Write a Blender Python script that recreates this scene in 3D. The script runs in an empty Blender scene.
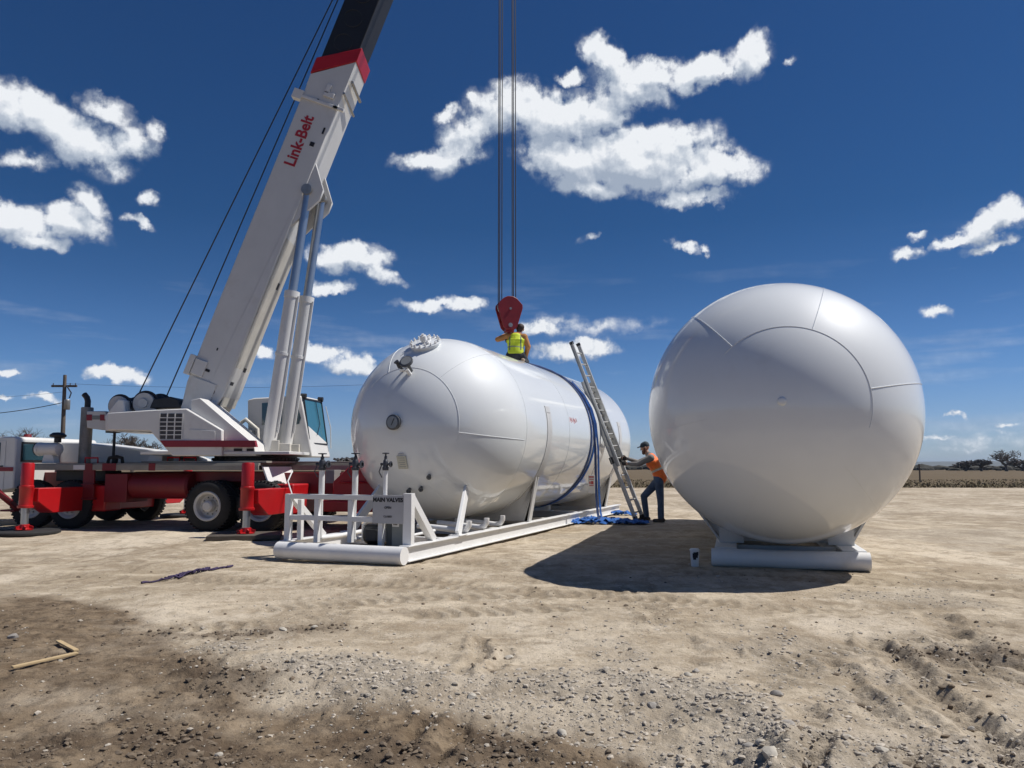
import bpy, bmesh, math, random
import numpy as np
from mathutils import Vector, Matrix

sc = bpy.context.scene
R_ = math.radians
PI = math.pi
# ------------------------------------------------------------------ camera
CAM_H = 1.3
FPX = 768.0
PITCH = math.atan(82 / 768)
cam_d = bpy.data.cameras.new('camera')
cam = bpy.data.objects.new('camera', cam_d)
sc.collection.objects.link(cam)
cam.location = (0, 0, CAM_H)
cam.rotation_euler = (PI / 2 + PITCH, 0, 0)
cam_d.sensor_width = 36
cam_d.lens = 27
cam_d.clip_start = 0.05
cam_d.clip_end = 30000
sc.camera = cam
# ------------------------------------------------------------------ light
SUN_AZ, SUN_EL = R_(84), R_(56.3)          # azimuth from +Y towards +X
SUN_STRENGTH = 4.7
SKY_STRENGTH = 0.085
EXPOSURE = 0.1
HAZE = 0.00012                             # per metre
sun_d = bpy.data.lights.new('sun', 'SUN')
sun = bpy.data.objects.new('sun', sun_d)
sc.collection.objects.link(sun)
sdir = Vector((math.sin(SUN_AZ) * math.cos(SUN_EL), math.cos(SUN_AZ) * math.cos(SUN_EL), math.sin(SUN_EL)))
sun.rotation_euler = sdir.to_track_quat('Z', 'Y').to_euler()
sun.location = (20, 5, 30)
sun_d.energy = SUN_STRENGTH
sun_d.angle = R_(0.53)
sun_d.color = (1.0, 0.965, 0.92)
sc.view_settings.view_transform = 'Standard'
sc.view_settings.look = 'None'
sc.view_settings.exposure = EXPOSURE
sc.view_settings.gamma = 1
sc.view_settings.use_curve_mapping = False

CP, SP = math.cos(PITCH), math.sin(PITCH)
def ray(px, py):
    a = (px - 512) / FPX; b = (384 - py) / FPX
    return Vector((a, CP - b * SP, SP + b * CP))
def at(px, py, Y):                        # a point at ground distance Y
    r = ray(px, py); k = Y / r.y
    return Vector((r.x * k, Y, CAM_H + r.z * k))
def ground_at(px, py, z=0.0):
    r = ray(px, py); k = (z - CAM_H) / r.z
    return Vector((r.x * k, r.y * k, z))

# ------------------------------------------------------------------ sky and clouds
def build_world():
    w = bpy.data.worlds.new('World'); sc.world = w; w.use_nodes = True
    nt = w.node_tree; nt.nodes.clear(); N = nt.nodes.new; Lk = nt.links.new
    out = N('ShaderNodeOutputWorld'); bg = N('ShaderNodeBackground')
    Lk(bg.outputs[0], out.inputs[0])
    sky = N('ShaderNodeTexSky'); sky.sky_type = 'NISHITA'; sky.sun_disc = False
    sky.sun_elevation = SUN_EL; sky.sun_rotation = SUN_AZ
    sky.altitude = 1200; sky.air_density = 1.0; sky.dust_density = 0.4; sky.ozone_density = 2.0
    hs = N('ShaderNodeHueSaturation'); hs.inputs['Saturation'].default_value = 1.14; hs.inputs['Value'].default_value = 1.0
    Lk(sky.outputs[0], hs.inputs['Color'])
    tint = N('ShaderNodeMix'); tint.data_type = 'RGBA'; tint.blend_type = 'MULTIPLY'; tint.inputs[0].default_value = 1
    Lk(hs.outputs[0], tint.inputs[6])
    tcs = N('ShaderNodeTexCoord'); sps = N('ShaderNodeSeparateXYZ'); Lk(tcs.outputs['Generated'], sps.inputs[0])
    tr = N('ShaderNodeValToRGB'); Lk(sps.outputs[2], tr.inputs[0]); te = tr.color_ramp.elements     # dry high plains air: deep blue overhead, paler low down
    te[0].position = 0.0; te[0].color = (.55, .66, .95, 1); te[1].position = 1.0; te[1].color = (.26, .44, .66, 1)
    for p_, c_ in ((.05, (.52, .64, .95)), (.12, (.43, .60, .87)), (.22, (.29, .47, .68)), (.30, (.215, .41, .60))):
        e_ = te.new(p_); e_.color = (*c_, 1)
    Lk(tr.outputs[0], tint.inputs[7])
    sk = N('ShaderNodeVectorMath'); sk.operation = 'SCALE'; sk.inputs[3].default_value = SKY_STRENGTH
    Lk(tint.outputs[2], sk.inputs[0])
    # direction -> azimuth / elevation, in units of 100 thousandths... 1 unit = 100 px of the lens centre
    U = 7.68
    tc = N('ShaderNodeTexCoord'); sep = N('ShaderNodeSeparateXYZ'); Lk(tc.outputs['Generated'], sep.inputs[0])
    def math_(op, a, b=None, c=None, clamp=False):
        m = N('ShaderNodeMath'); m.operation = op; m.use_clamp = clamp
        for i, v in enumerate((a, b, c)):
            if v is None: continue
            if isinstance(v, (int, float)): m.inputs[i].default_value = v
            else: Lk(v, m.inputs[i])
        return m.outputs[0]
    az = math_('MULTIPLY', math_('ARCTAN2', sep.outputs[0], sep.outputs[1]), U)
    el = math_('MULTIPLY', math_('ARCSINE', sep.outputs[2]), U)
    cmb = N('ShaderNodeCombineXYZ'); Lk(az, cmb.inputs[0]); Lk(el, cmb.inputs[1])
    base = cmb.outputs[0]
    def azel(px, py):
        r = ray(px, py).normalized()
        return math.atan2(r.x, r.y) * U, math.asin(r.z) * U
    blobs = [  # px centre, px radii, tilt in degrees (anticlockwise), weight
        (606, 56, 34, 22, -35, 1), (645, 76, 62, 22, -3, 1), (705, 70, 66, 20, 8, 1), (752, 56, 30, 24, 45, 1),
        (632, 92, 50, 20, -15, .95), (615, 120, 36, 16, 20, .7), (571, 77, 20, 10, 0, .8), (516, 108, 58, 34, 0, 1), (462, 150, 46, 20, 40, .85),
        (440, 160, 54, 15, 8, .8), (475, 128, 42, 26, 20, .8), (560, 118, 64, 34, 0, 1), (602, 112, 50, 26, 25, .95),
        (640, 162, 120, 44, -4, 1.1), (570, 160, 64, 36, -15, 1.05), (712, 166, 64, 26, -6, 1), (690, 198, 50, 14, 0, .9),
        (590, 185, 60, 18, -8, .9), (448, 116, 18, 9, 20, .55), (475, 98, 14, 8, 20, .5), (660, 140, 70, 22, 0, .85),
        (30, 112, 72, 30, -8, .92), (80, 142, 64, 30, -20, .92), (132, 142, 42, 22, 25, .66), (105, 112, 34, 20, -15, .66), (155, 128, 16, 14, 0, .7),
        (24, 160, 44, 12, 14, .5), (15, 222, 66, 26, -4, .95), (70, 224, 54, 22, 0, .88), (88, 205, 32, 22, -45, .72), (36, 242, 40, 12, 0, .8),
        (152, 202, 16, 13, 0, .52), (138, 224, 24, 7, -20, .48),
        (990, 226, 40, 17, 30, 1.0), (1008, 212, 26, 20, 25, 1.0), (955, 240, 34, 8, 16, .85), (985, 246, 40, 7, 12, .8), (975, 252, 16, 6, 0, .7), (908, 254, 22, 8, -10, .6), (916, 236, 16, 5, 8, .5),
        (936, 311, 19, 8, 0, .65), (685, 247, 22, 8, -20, .65), (590, 238, 16, 5, 25, .38), (708, 250, 8, 4, 0, .5), (790, 62, 12, 5, -10, .42),
        (348, 258, 48, 20, 2, 1.05), (378, 272, 34, 11, -20, .6), (334, 288, 26, 10, 4, .95), (440, 307, 52, 9, 0, .8), (468, 304, 26, 9, 0, .9),
        (352, 364, 36, 17, -4, 1), (318, 352, 34, 12, -4, .95), (265, 355, 20, 9, 0, .9), (118, 374, 36, 11, 0, 1),
        (600, 327, 95, 13, 3, .30), (560, 322, 60, 9, 0, .26), (574, 350, 54, 14, 0, .9), (590, 346, 24, 12, 0, .9), (540, 328, 30, 10, 0, .7), (8, 372, 18, 6, 0, .8), (40, 398, 20, 5, 0, .6), (5, 398, 12, 4, 0, .7),
        (1004, 426, 24, 5, 0, .62), (957, 414, 12, 5, 0, .7), (985, 441, 80, 12, 0, .34), (960, 450, 60, 7, 0, .3), (1000, 433, 40, 5, 0, .35), (940, 436, 26, 4, 0, .32),
    ]
    def field(vec):
        n1 = N('ShaderNodeTexNoise'); n1.noise_dimensions = '2D'; n1.inputs['Scale'].default_value = 3.2; n1.inputs['Detail'].default_value = 6; n1.inputs['Roughness'].default_value = .6
        Lk(vec, n1.inputs['Vector'])
        sb = N('ShaderNodeVectorMath'); sb.operation = 'SUBTRACT'; Lk(n1.outputs['Color'], sb.inputs[0]); sb.inputs[1].default_value = (.5, .5, .5)
        ml = N('ShaderNodeVectorMath'); ml.operation = 'MULTIPLY_ADD'; Lk(sb.outputs[0], ml.inputs[0]); ml.inputs[1].default_value = (.30, .24, 0); Lk(vec, ml.inputs[2])
        wv = ml.outputs[0]; acc = None
        for (px, py, rx, ry, rot, wt) in blobs:
            x, y = azel(px, py); x1, _ = azel(px + rx, py); _, y1 = azel(px, py - ry)
            mp = N('ShaderNodeMapping'); mp.vector_type = 'TEXTURE'
            mp.inputs['Location'].default_value = (x, y, 0); mp.inputs['Rotation'].default_value = (0, 0, R_(rot))
            mp.inputs['Scale'].default_value = (abs(x1 - x) * 1.02, abs(y1 - y) * 1.0, 1)
            Lk(wv, mp.inputs['Vector'])
            g = N('ShaderNodeTexGradient'); g.gradient_type = 'SPHERICAL'; Lk(mp.outputs[0], g.inputs[0])
            v = g.outputs['Fac'] if wt == 1 else math_('MULTIPLY', g.outputs['Fac'], wt)
            acc = v if acc is None else math_('MAXIMUM', acc, v)
        n2 = N('ShaderNodeTexNoise'); n2.noise_dimensions = '2D'; n2.inputs['Scale'].default_value = 5.2; n2.inputs['Detail'].default_value = 9; n2.inputs['Roughness'].default_value = .58
        Lk(vec, n2.inputs['Vector'])
        nn = math_('MULTIPLY', math_('SUBTRACT', n2.outputs['Fac'], .5), 1.15)
        return math_('ADD', math_('MULTIPLY', acc, 1.75), math_('MULTIPLY', nn, math_('MULTIPLY', math_('MINIMUM', acc, .46), 4.4))), acc, n2.outputs['Fac']
    D, A1, NF = field(base)
    up = N('ShaderNodeVectorMath'); up.operation = 'ADD'; Lk(base, up.inputs[0]); up.inputs[1].default_value = (.05, .17, 0)
    _, A2, _ = field(up.outputs[0])
    nb = N('ShaderNodeTexNoise'); nb.noise_dimensions = '2D'; nb.inputs['Scale'].default_value = 3.4; nb.inputs['Detail'].default_value = 4; nb.inputs['Roughness'].default_value = .55; Lk(base, nb.inputs['Vector']); NF2 = nb.outputs['Fac']
    def fine(vec):
        q = N('ShaderNodeTexNoise'); q.noise_dimensions = '2D'; q.inputs['Scale'].default_value = 5.2; q.inputs['Detail'].default_value = 5; q.inputs['Roughness'].default_value = .55; Lk(vec, q.inputs['Vector']); return q.outputs['Fac']
    u2 = N('ShaderNodeVectorMath'); u2.operation = 'ADD'; Lk(base, u2.inputs[0]); u2.inputs[1].default_value = (.025, .055, 0)
    relief = math_('SUBTRACT', fine(base), fine(u2.outputs[0]))
    mr = N('ShaderNodeMapRange'); mr.interpolation_type = 'SMOOTHSTEP'; Lk(D, mr.inputs[0]); mr.inputs[1].default_value = .08; mr.inputs[2].default_value = .82
    # thin cirrus streaks low over the horizon
    cs = N('ShaderNodeMapping'); cs.inputs['Scale'].default_value = (.35, 2.6, 1); cs.inputs['Rotation'].default_value = (0, 0, R_(-4)); Lk(base, cs.inputs[0])
    n3 = N('ShaderNodeTexNoise'); n3.noise_dimensions = '2D'; n3.inputs['Scale'].default_value = 1.6; n3.inputs['Detail'].default_value = 6; n3.inputs['Roughness'].default_value = .55; Lk(cs.outputs[0], n3.inputs['Vector'])
    c1 = N('ShaderNodeMapRange'); Lk(n3.outputs['Fac'], c1.inputs[0]); c1.inputs[1].default_value = .55; c1.inputs[2].default_value = .85; c1.inputs[4].default_value = .35
    c2 = N('ShaderNodeMapRange'); c2.interpolation_type = 'SMOOTHSTEP'; Lk(el, c2.inputs[0]); c2.inputs[1].default_value = 2.3; c2.inputs[2].default_value = .9
    cir = math_('MULTIPLY', c1.outputs[0], c2.outputs[0])
    a_cl = mr.outputs[0]
    wz = N('ShaderNodeMapRange'); wz.interpolation_type = 'SMOOTHSTEP'; Lk(math_('ADD', D, math_('MULTIPLY', math_('SUBTRACT', NF2, .5), 1.4)), wz.inputs[0]); wz.inputs[1].default_value = -.05; wz.inputs[2].default_value = .9; wz.inputs[4].default_value = .38
    alpha = math_('MAXIMUM', math_('MAXIMUM', a_cl, math_('MULTIPLY', wz.outputs[0], math_('MINIMUM', math_('MULTIPLY', A1, 9.0), 1.0))), cir)
    sh = math_('ADD', math_('ADD', math_('MULTIPLY', math_('SUBTRACT', A1, A2), 1.45), math_('MULTIPLY', math_('SUBTRACT', NF2, .5), .9)), math_('ADD', math_('MULTIPLY', relief, 1.5), .52))  # cloud light and shade put into the colour: brighter tops, greyer undersides
    core = math_('MULTIPLY', math_('SUBTRACT', D, .9), .12)
    sh = math_('SUBTRACT', sh, math_('MAXIMUM', core, 0), None, True)
    cr = N('ShaderNodeValToRGB'); Lk(sh, cr.inputs[0])
    cr.color_ramp.elements[0].position = .12; cr.color_ramp.elements[0].color = (.33, .39, .49, 1)
    cr.color_ramp.elements[1].position = 1.0; cr.color_ramp.elements[1].color = (.80, .825, .86, 1)
    mid_ = cr.color_ramp.elements.new(.58); mid_.color = (.54, .59, .665, 1)
    mx = N('ShaderNodeMix'); mx.data_type = 'RGBA'
    Lk(alpha, mx.inputs[0]); Lk(sk.outputs[0], mx.inputs[6]); Lk(cr.outputs[0], mx.inputs[7])
    Lk(mx.outputs[2], bg.inputs[0]); bg.inputs[1].default_value = 1.0
    w.cycles.sampling_method = 'MANUAL'; w.cycles.sample_map_resolution = 512
build_world()

# ------------------------------------------------------------------ materials
def mat(name, col, rough=.5, metal=0.0, var=.12, vscale=4.0, grime=None, gscale=1.2, gamt=0.0, bump=0.0, bscale=40.0, coat=0.0, spec=.5, grime_low=None):
    m = bpy.data.materials.new(name); m.use_nodes = True
    nt = m.node_tree; N = nt.nodes.new; Lk = nt.links.new
    b = nt.nodes['Principled BSDF']
    tc = N('ShaderNodeTexCoord')
    n = N('ShaderNodeTexNoise'); n.inputs['Scale'].default_value = vscale; n.inputs['Detail'].default_value = 6; n.inputs['Roughness'].default_value = .62
    Lk(tc.outputs['Object'], n.inputs['Vector'])
    r = N('ShaderNodeMapRange'); Lk(n.outputs['Fac'], r.inputs[0]); r.inputs[1].default_value = .3; r.inputs[2].default_value = .7
    r.inputs[3].default_value = 1 - var; r.inputs[4].default_value = 1 + var * .5
    sc_ = N('ShaderNodeVectorMath'); sc_.operation = 'SCALE'; sc_.inputs[0].default_value = col[:3]; Lk(r.outputs[0], sc_.inputs[3])
    c = sc_.outputs[0]; rg = None
    if grime is not None:
        g = N('ShaderNodeTexNoise'); g.inputs['Scale'].default_value = gscale; g.inputs['Detail'].default_value = 8; g.inputs['Roughness'].default_value = .7
        Lk(tc.outputs['Object'], g.inputs['Vector'])
        gr = N('ShaderNodeMapRange'); Lk(g.outputs['Fac'], gr.inputs[0]); gr.inputs[1].default_value = .62 - gamt * .3; gr.inputs[2].default_value = .85 - gamt * .2
        gr.inputs[4].default_value = min(1.0, .25 + gamt)
        mx = N('ShaderNodeMix'); mx.data_type = 'RGBA'; Lk(gr.outputs[0], mx.inputs[0]); Lk(c, mx.inputs[6]); mx.inputs[7].default_value = (*grime, 1)
        c = mx.outputs[2]
        rr = N('ShaderNodeMapRange'); Lk(gr.outputs[0], rr.inputs[0]); rr.inputs[3].default_value = rough; rr.inputs[4].default_value = min(1, rough + .4); rg = rr.outputs[0]
    Lk(c, b.inputs['Base Color'])
    if rg is not None: Lk(rg, b.inputs['Roughness'])
    else: b.inputs['Roughness'].default_value = rough
    b.inputs['Metallic'].default_value = metal
    b.inputs['Specular IOR Level'].default_value = spec
    if coat: b.inputs['Coat Weight'].default_value = coat; b.inputs['Coat Roughness'].default_value = .075
    if bump:
        bn = N('ShaderNodeTexNoise'); bn.inputs['Scale'].default_value = bscale; bn.inputs['Detail'].default_value = 4
        Lk(tc.outputs['Object'], bn.inputs['Vector'])
        bp = N('ShaderNodeBump'); bp.inputs['Strength'].default_value = bump; bp.inputs['Distance'].default_value = .01
        Lk(bn.outputs['Fac'], bp.inputs['Height']); Lk(bp.outputs[0], b.inputs['Normal'])
    return m

DUST = (.30, .25, .18)
M = {}
M['tank'] = mat('tank_white', (.75, .768, .76), .5, 0, .03, 1.1, DUST, .8, -.02, .05, 2.2, coat=1.0, spec=.3)
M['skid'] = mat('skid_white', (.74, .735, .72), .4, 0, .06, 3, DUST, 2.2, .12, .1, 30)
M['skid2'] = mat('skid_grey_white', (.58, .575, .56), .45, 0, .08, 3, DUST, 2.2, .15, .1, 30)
M['white'] = mat('crane_white', (.68, .67, .64), .4, 0, .08, 1.5, (.36, .31, .24), 1.8, .16, .06, 20)
M['boom'] = mat('boom_white', (.63, .62, .59), .42, 0, .07, 1.2, (.36, .30, .22), 1.1, .14, .05, 14)
M['boom_dirty'] = mat('boom_worn_white', (.58, .55, .48), .55, 0, .15, 2.5, (.28, .21, .13), 1.1, .3, .1, 14)
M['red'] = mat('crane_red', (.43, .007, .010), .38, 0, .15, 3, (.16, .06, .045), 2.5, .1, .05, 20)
M['redd'] = mat('crane_red_shaded', (.17, .006, .010), .5, 0, .2, 3, (.09, .05, .04), 2.5, .15, .08, 20)  # crane red darkened: the shade under the deck is put into the colour
M['hook'] = mat('hook_red', (.20, .006, .010), .45, 0, .2, 4, (.06, .02, .02), 5, .2, .06, 30)
M['letter'] = mat('letter_red', (.42, .02, .03), .45)
M['stripe'] = mat('stripe_red', (.26, .015, .028), .45, 0, .1)
M['boomblack'] = mat('boom_black', (.011, .011, .013), .55, 0, .3, 2, (.05, .045, .04), 1.5, .08, .05, 14)
M['black'] = mat('black_paint', (.018, .018, .02), .5, 0, .3, 5)
M['rubber'] = mat('tyre_rubber', (.018, .0175, .017), .85, 0, .3, 8, (.09, .075, .055), 4, .05, .25, 60)
M['rim'] = mat('rim_grey', (.52, .51, .49), .5, 0, .12, 6, (.2, .17, .13), 5, .15)
M['deck'] = mat('deck_steel', (.27, .255, .22), .62, .0, .2, 3, (.33, .28, .2), 2.2, .3, .2, 60)
M['steel'] = mat('worn_steel', (.36, .35, .33), .45, .75, .2, 6, (.2, .13, .08), 4, .12, .1, 50)
M['chrome'] = mat('cylinder_rod_steel', (.42, .44, .47), .28, .85, .1, 4)
M['alu'] = mat('ladder_aluminium', (.50, .49, .46), .48, .6, .12, 8, (.2, .18, .15), 8, .1)
M['exhaust'] = mat('exhaust_steel', (.30, .275, .24), .6, .5, .3, 5, (.14, .08, .05), 3, .25, .1, 30)
M['rope'] = mat('wire_rope', (.045, .042, .045), .6, .3, .3, 30)
M['rope_lit'] = mat('wire_rope_lit', (.06, .052, .055), .55, .3, .3, 30)  # lighter copy of the wire rope, its lit look put into the colour
M['glass'] = mat('tinted_glass', (.025, .065, .085), .06, 0, .1, 2, spec=.9)
M['glass_lit'] = mat('windscreen_glass_lit', (.05, .17, .23), .05, 0, .12, 1.5, spec=1.0)  # brighter copy of the tinted glass: sunlight on the pane put into the colour
M['grille'] = mat('grille_dark', (.05, .05, .055), .6)
M['sign'] = mat('sign_grey', (.42, .42, .43), .5, 0, .06)
M['ink'] = mat('ink_black', (.012, .012, .016), .6)
M['cabinet'] = mat('cabinet_grey', (.22, .235, .225), .5, 0, .08)
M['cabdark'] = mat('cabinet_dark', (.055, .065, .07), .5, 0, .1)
M['paper'] = mat('paper_white', (.75, .74, .72), .7, 0, .04)
M['paperred'] = mat('paper_red', (.55, .08, .08), .7)
M['valve'] = mat('valve_dark', (.06, .065, .08), .5, .3, .3, 20)
M['gauge'] = mat('gauge_dark', (.10, .105, .11), .4, .2, .2, 20)
M['gaugeface'] = mat('gauge_face', (.24, .25, .25), .25, 0, .1)
M['brass'] = mat('brass', (.42, .33, .10), .4, .8, .2, 20)
M['cream'] = mat('nameplate_cream', (.56, .54, .44), .5, 0, .15, 30)
M['strap'] = mat('strap_blue', (.018, .12, .42), .75, 0, .4, 9, (.006, .02, .07), 8, .25, .4, 90)
M['strapdark'] = mat('strap_navy', (.016, .045, .15), .75, 0, .3, 9, None, 1, 0, .3, 90)
M['cord'] = mat('cord_purple', (.035, .02, .07), .8, 0, .3, 9)
M['wood'] = mat('lath_wood', (.50, .37, .20), .75, 0, .2, 9)
M['pole'] = mat('pole_wood', (.13, .10, .075), .85, 0, .25, 3)
M['mattimber'] = mat('pad_timber', (.085, .07, .055), .85, 0, .35, 5, (.2, .17, .12), 3, .25, .2, 30)
M['skin'] = mat('skin', (.44, .25, .17), .55, 0, .1, 12)
M['denim'] = mat('denim', (.065, .105, .18), .85, 0, .4, 9, (.16, .19, .24), 5, .25, .4, 40)
M['greyshirt'] = mat('shirt_grey', (.21, .195, .18), .85, 0, .2, 8, None, 1, 0, .4, 30)
M['dark_trousers'] = mat('dark_trousers', (.03, .032, .036), .85, 0, .3, 8, None, 1, 0, .4, 30)
M['tan_shirt'] = mat('shirt_tan', (.45, .20, .06), .85, 0, .2, 8, None, 1, 0, .4, 30)
M['boot'] = mat('boot_leather', (.055, .045, .04), .7, 0, .3, 12)
M['tan_boot'] = mat('boot_tan', (.40, .29, .2), .75, 0, .2, 12)
M['glove'] = mat('glove_dark', (.05, .045, .04), .8, 0, .3, 20)
M['cap'] = mat('cap_dark', (.03, .045, .055), .8, 0, .2, 20)
M['hair'] = mat('hair_brown', (.04, .02, .014), .7, 0, .3, 40)
M['beard'] = mat('beard_auburn', (.13, .05, .028), .8, 0, .3, 40)
M['bark'] = mat('bark', (.115, .092, .075), .9, 0, .3, 3)
M['bark_far'] = mat('bark_far', (.13, .112, .10), .9, 0, .3, 3)
M['cup'] = mat('cup_white', (.78, .77, .75), .4, 0, .03)
M['stone'] = mat('stone', (.36, .33, .29), .85, 0, .35, 9, (.24, .2, .16), 5, .3, .3, 60)
M['stone_pale'] = mat('pale_stone', (.46, .42, .35), .8, 0, .25, 9, (.33, .28, .22), 5, .2, .3, 60)
M['plastic'] = mat('black_plastic', (.02, .021, .023), .38, 0, .3, 8)
M['hill'] = mat('hill_scrub', (.10, .098, .07), 1, 0, .2, .01)

def vest_mat(name, col, band, origin, axis, bands):
    """Hi-vis cloth with grey reflective tape at given heights along an axis (object space), tape is a real pattern."""
    m = mat(name, col, .7, 0, .2, 10, None, 1, 0, .5, 25)
    nt = m.node_tree; N = nt.nodes.new; Lk = nt.links.new; b = nt.nodes['Principled BSDF']
    src = b.inputs['Base Color'].links[0].from_socket
    tc = N('ShaderNodeTexCoord'); d = N('ShaderNodeVectorMath'); d.operation = 'DOT_PRODUCT'
    s = N('ShaderNodeVectorMath'); s.operation = 'SUBTRACT'; Lk(tc.outputs['Object'], s.inputs[0]); s.inputs[1].default_value = origin
    Lk(s.outputs[0], d.inputs[0]); d.inputs[1].default_value = axis
    for (lo, hi, c) in bands:
        a = N('ShaderNodeMath'); a.operation = 'GREATER_THAN'; Lk(d.outputs['Value'], a.inputs[0]); a.inputs[1].default_value = lo
        e = N('ShaderNodeMath'); e.operation = 'LESS_THAN'; Lk(d.outputs['Value'], e.inputs[0]); e.inputs[1].default_value = hi
        f = N('ShaderNodeMath'); f.operation = 'MULTIPLY'; Lk(a.outputs[0], f.inputs[0]); Lk(e.outputs[0], f.inputs[1])
        mx = N('ShaderNodeMix'); mx.data_type = 'RGBA'; Lk(f.outputs[0], mx.inputs[0]); Lk(src, mx.inputs[6]); mx.inputs[7].default_value = (*c, 1)
        src = mx.outputs[2]
    Lk(src, b.inputs['Base Color'])
    return m

# ------------------------------------------------------------------ mesh helpers
class MB:
    def __init__(s): s.v = []; s.f = []; s.mi = []; s.cur = 0
    def add(s, vs, fs, M=None):
        o = len(s.v)
        s.v += [tuple(M @ Vector(p)) if M is not None else tuple(p) for p in vs]
        s.f += [tuple(i + o for i in f) for f in fs]; s.mi += [s.cur] * len(fs)
        return s
    def box(s, x0, x1, y0, y1, z0, z1, M=None):
        v = [(x, y, z) for z in (z0, z1) for y in (y0, y1) for x in (x0, x1)]
        return s.add(v, [(0, 2, 3, 1), (4, 5, 7, 6), (0, 1, 5, 4), (1, 3, 7, 5), (3, 2, 6, 7), (2, 0, 4, 6)], M)
    def bar(s, p0, p1, w, h, up=(0, 0, 1)):
        p0, p1 = Vector(p0), Vector(p1); d = (p1 - p0).normalized(); up = Vector(up)
        if abs(d.dot(up)) > .98: up = Vector((1, 0, 0))
        x = d.cross(up).normalized() * w / 2; y = x.cross(d).normalized() * h / 2
        v = [p + a * x + b * y for p in (p0, p1) for (a, b) in ((-1, -1), (1, -1), (1, 1), (-1, 1))]
        return s.add(v, [(0, 3, 2, 1), (4, 5, 6, 7), (0, 1, 5, 4), (1, 2, 6, 5), (2, 3, 7, 6), (3, 0, 4, 7)])
    def tube(s, p0, p1, r0, r1=None, n=20, caps=True):
        return s.path([p0, p1], [r0, r0 if r1 is None else r1], n, caps)
    def path(s, pts, r, n=10, caps=True):
        pts = [Vector(p) for p in pts]; k = len(pts)
        rs = [r] * k if isinstance(r, (int, float)) else r
        vs = []; fs = []; px = None
        for i, p in enumerate(pts):
            d = (pts[min(i + 1, k - 1)] - pts[max(i - 1, 0)]).normalized()
            if px is None:
                a = Vector((0, 0, 1)) if abs(d.z) < .9 else Vector((1, 0, 0)); px = d.cross(a).normalized()
            else: px = (px - d * px.dot(d)).normalized()
            py = d.cross(px)
            for j in range(n):
                t = 2 * PI * j / n; vs.append(p + rs[i] * (math.cos(t) * px + math.sin(t) * py))
        for i in range(k - 1):
            for j in range(n):
                j2 = (j + 1) % n; fs.append((i * n + j, i * n + j2, (i + 1) * n + j2, (i + 1) * n + j))
        if caps: fs.append(tuple(range(n - 1, -1, -1))); fs.append(tuple((k - 1) * n + j for j in range(n)))
        return s.add(vs, fs)
    def lathe(s, prof, n=32, M=None):                 # profile (radius, height) turned round local Z
        vs = []; fs = []; rows = []
        for (r, z) in prof:
            if r < 1e-6: rows.append([len(vs)]); vs.append((0, 0, z))
            else:
                rows.append(list(range(len(vs), len(vs) + n))); vs += [(r * math.cos(2 * PI * j / n), r * math.sin(2 * PI * j / n), z) for j in range(n)]
        for a, b in zip(rows[:-1], rows[1:]):
            for j in range(n):
                j2 = (j + 1) % n
                if len(a) == 1 and len(b) == 1: continue
                if len(a) == 1: fs.append((a[0], b[j2], b[j]))
                elif len(b) == 1: fs.append((a[j], a[j2], b[0]))
                else: fs.append((a[j], a[j2], b[j2], b[j]))
        return s.add(vs, fs, M)
    def prism(s, poly, y0, y1, M=None):               # polygon in X,Z pushed through Y
        n = len(poly)
        ar = sum(poly[i][0] * poly[(i + 1) % n][1] - poly[(i + 1) % n][0] * poly[i][1] for i in range(n))
        if ar < 0: poly = poly[::-1]
        v = [(x, y0, z) for x, z in poly] + [(x, y1, z) for x, z in poly]
        fs = [tuple(range(n)), tuple(range(2 * n - 1, n - 1, -1))] + [(i, n + i, n + (i + 1) % n, (i + 1) % n) for i in range(n)]
        return s.add(v, fs, M)
    def ico(s, c, r, sub=1, squash=(1, 1, 1), jitter=0, rng=None, rot=None):
        bm = bmesh.new(); bmesh.ops.create_icosphere(bm, subdivisions=sub, radius=1)
        vs = []
        for q in bm.verts:
            k = 1 + (rng.uniform(-jitter, jitter) if rng else 0)
            p = Vector((q.co.x * squash[0], q.co.y * squash[1], q.co.z * squash[2])) * k * r
            if rot is not None: p = rot @ p
            vs.append(p + Vector(c))
        fs = [tuple(q.index for q in f.verts) for f in bm.faces]; bm.free()
        return s.add(vs, fs)
    def ribbon(s, pts, nrm, w, th=.006):              # flat strap along points; nrm = face normals
        pts = [Vector(p) for p in pts]; k = len(pts); vs = []; fs = []
        for i, p in enumerate(pts):
            d = (pts[min(i + 1, k - 1)] - pts[max(i - 1, 0)]).normalized(); n = Vector(nrm[i]).normalized()
            x = d.cross(n).normalized() * w / 2; n = x.cross(d).normalized() * th / 2
            vs += [p - x - n, p + x - n, p + x + n, p - x + n]
        for i in range(k - 1):
            for j in range(4):
                a = i * 4 + j; b = i * 4 + (j + 1) % 4; fs.append((a, b, b + 4, a + 4))
        fs += [(3, 2, 1, 0), tuple((k - 1) * 4 + j for j in range(4))]
        return s.add(vs, fs)

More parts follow.
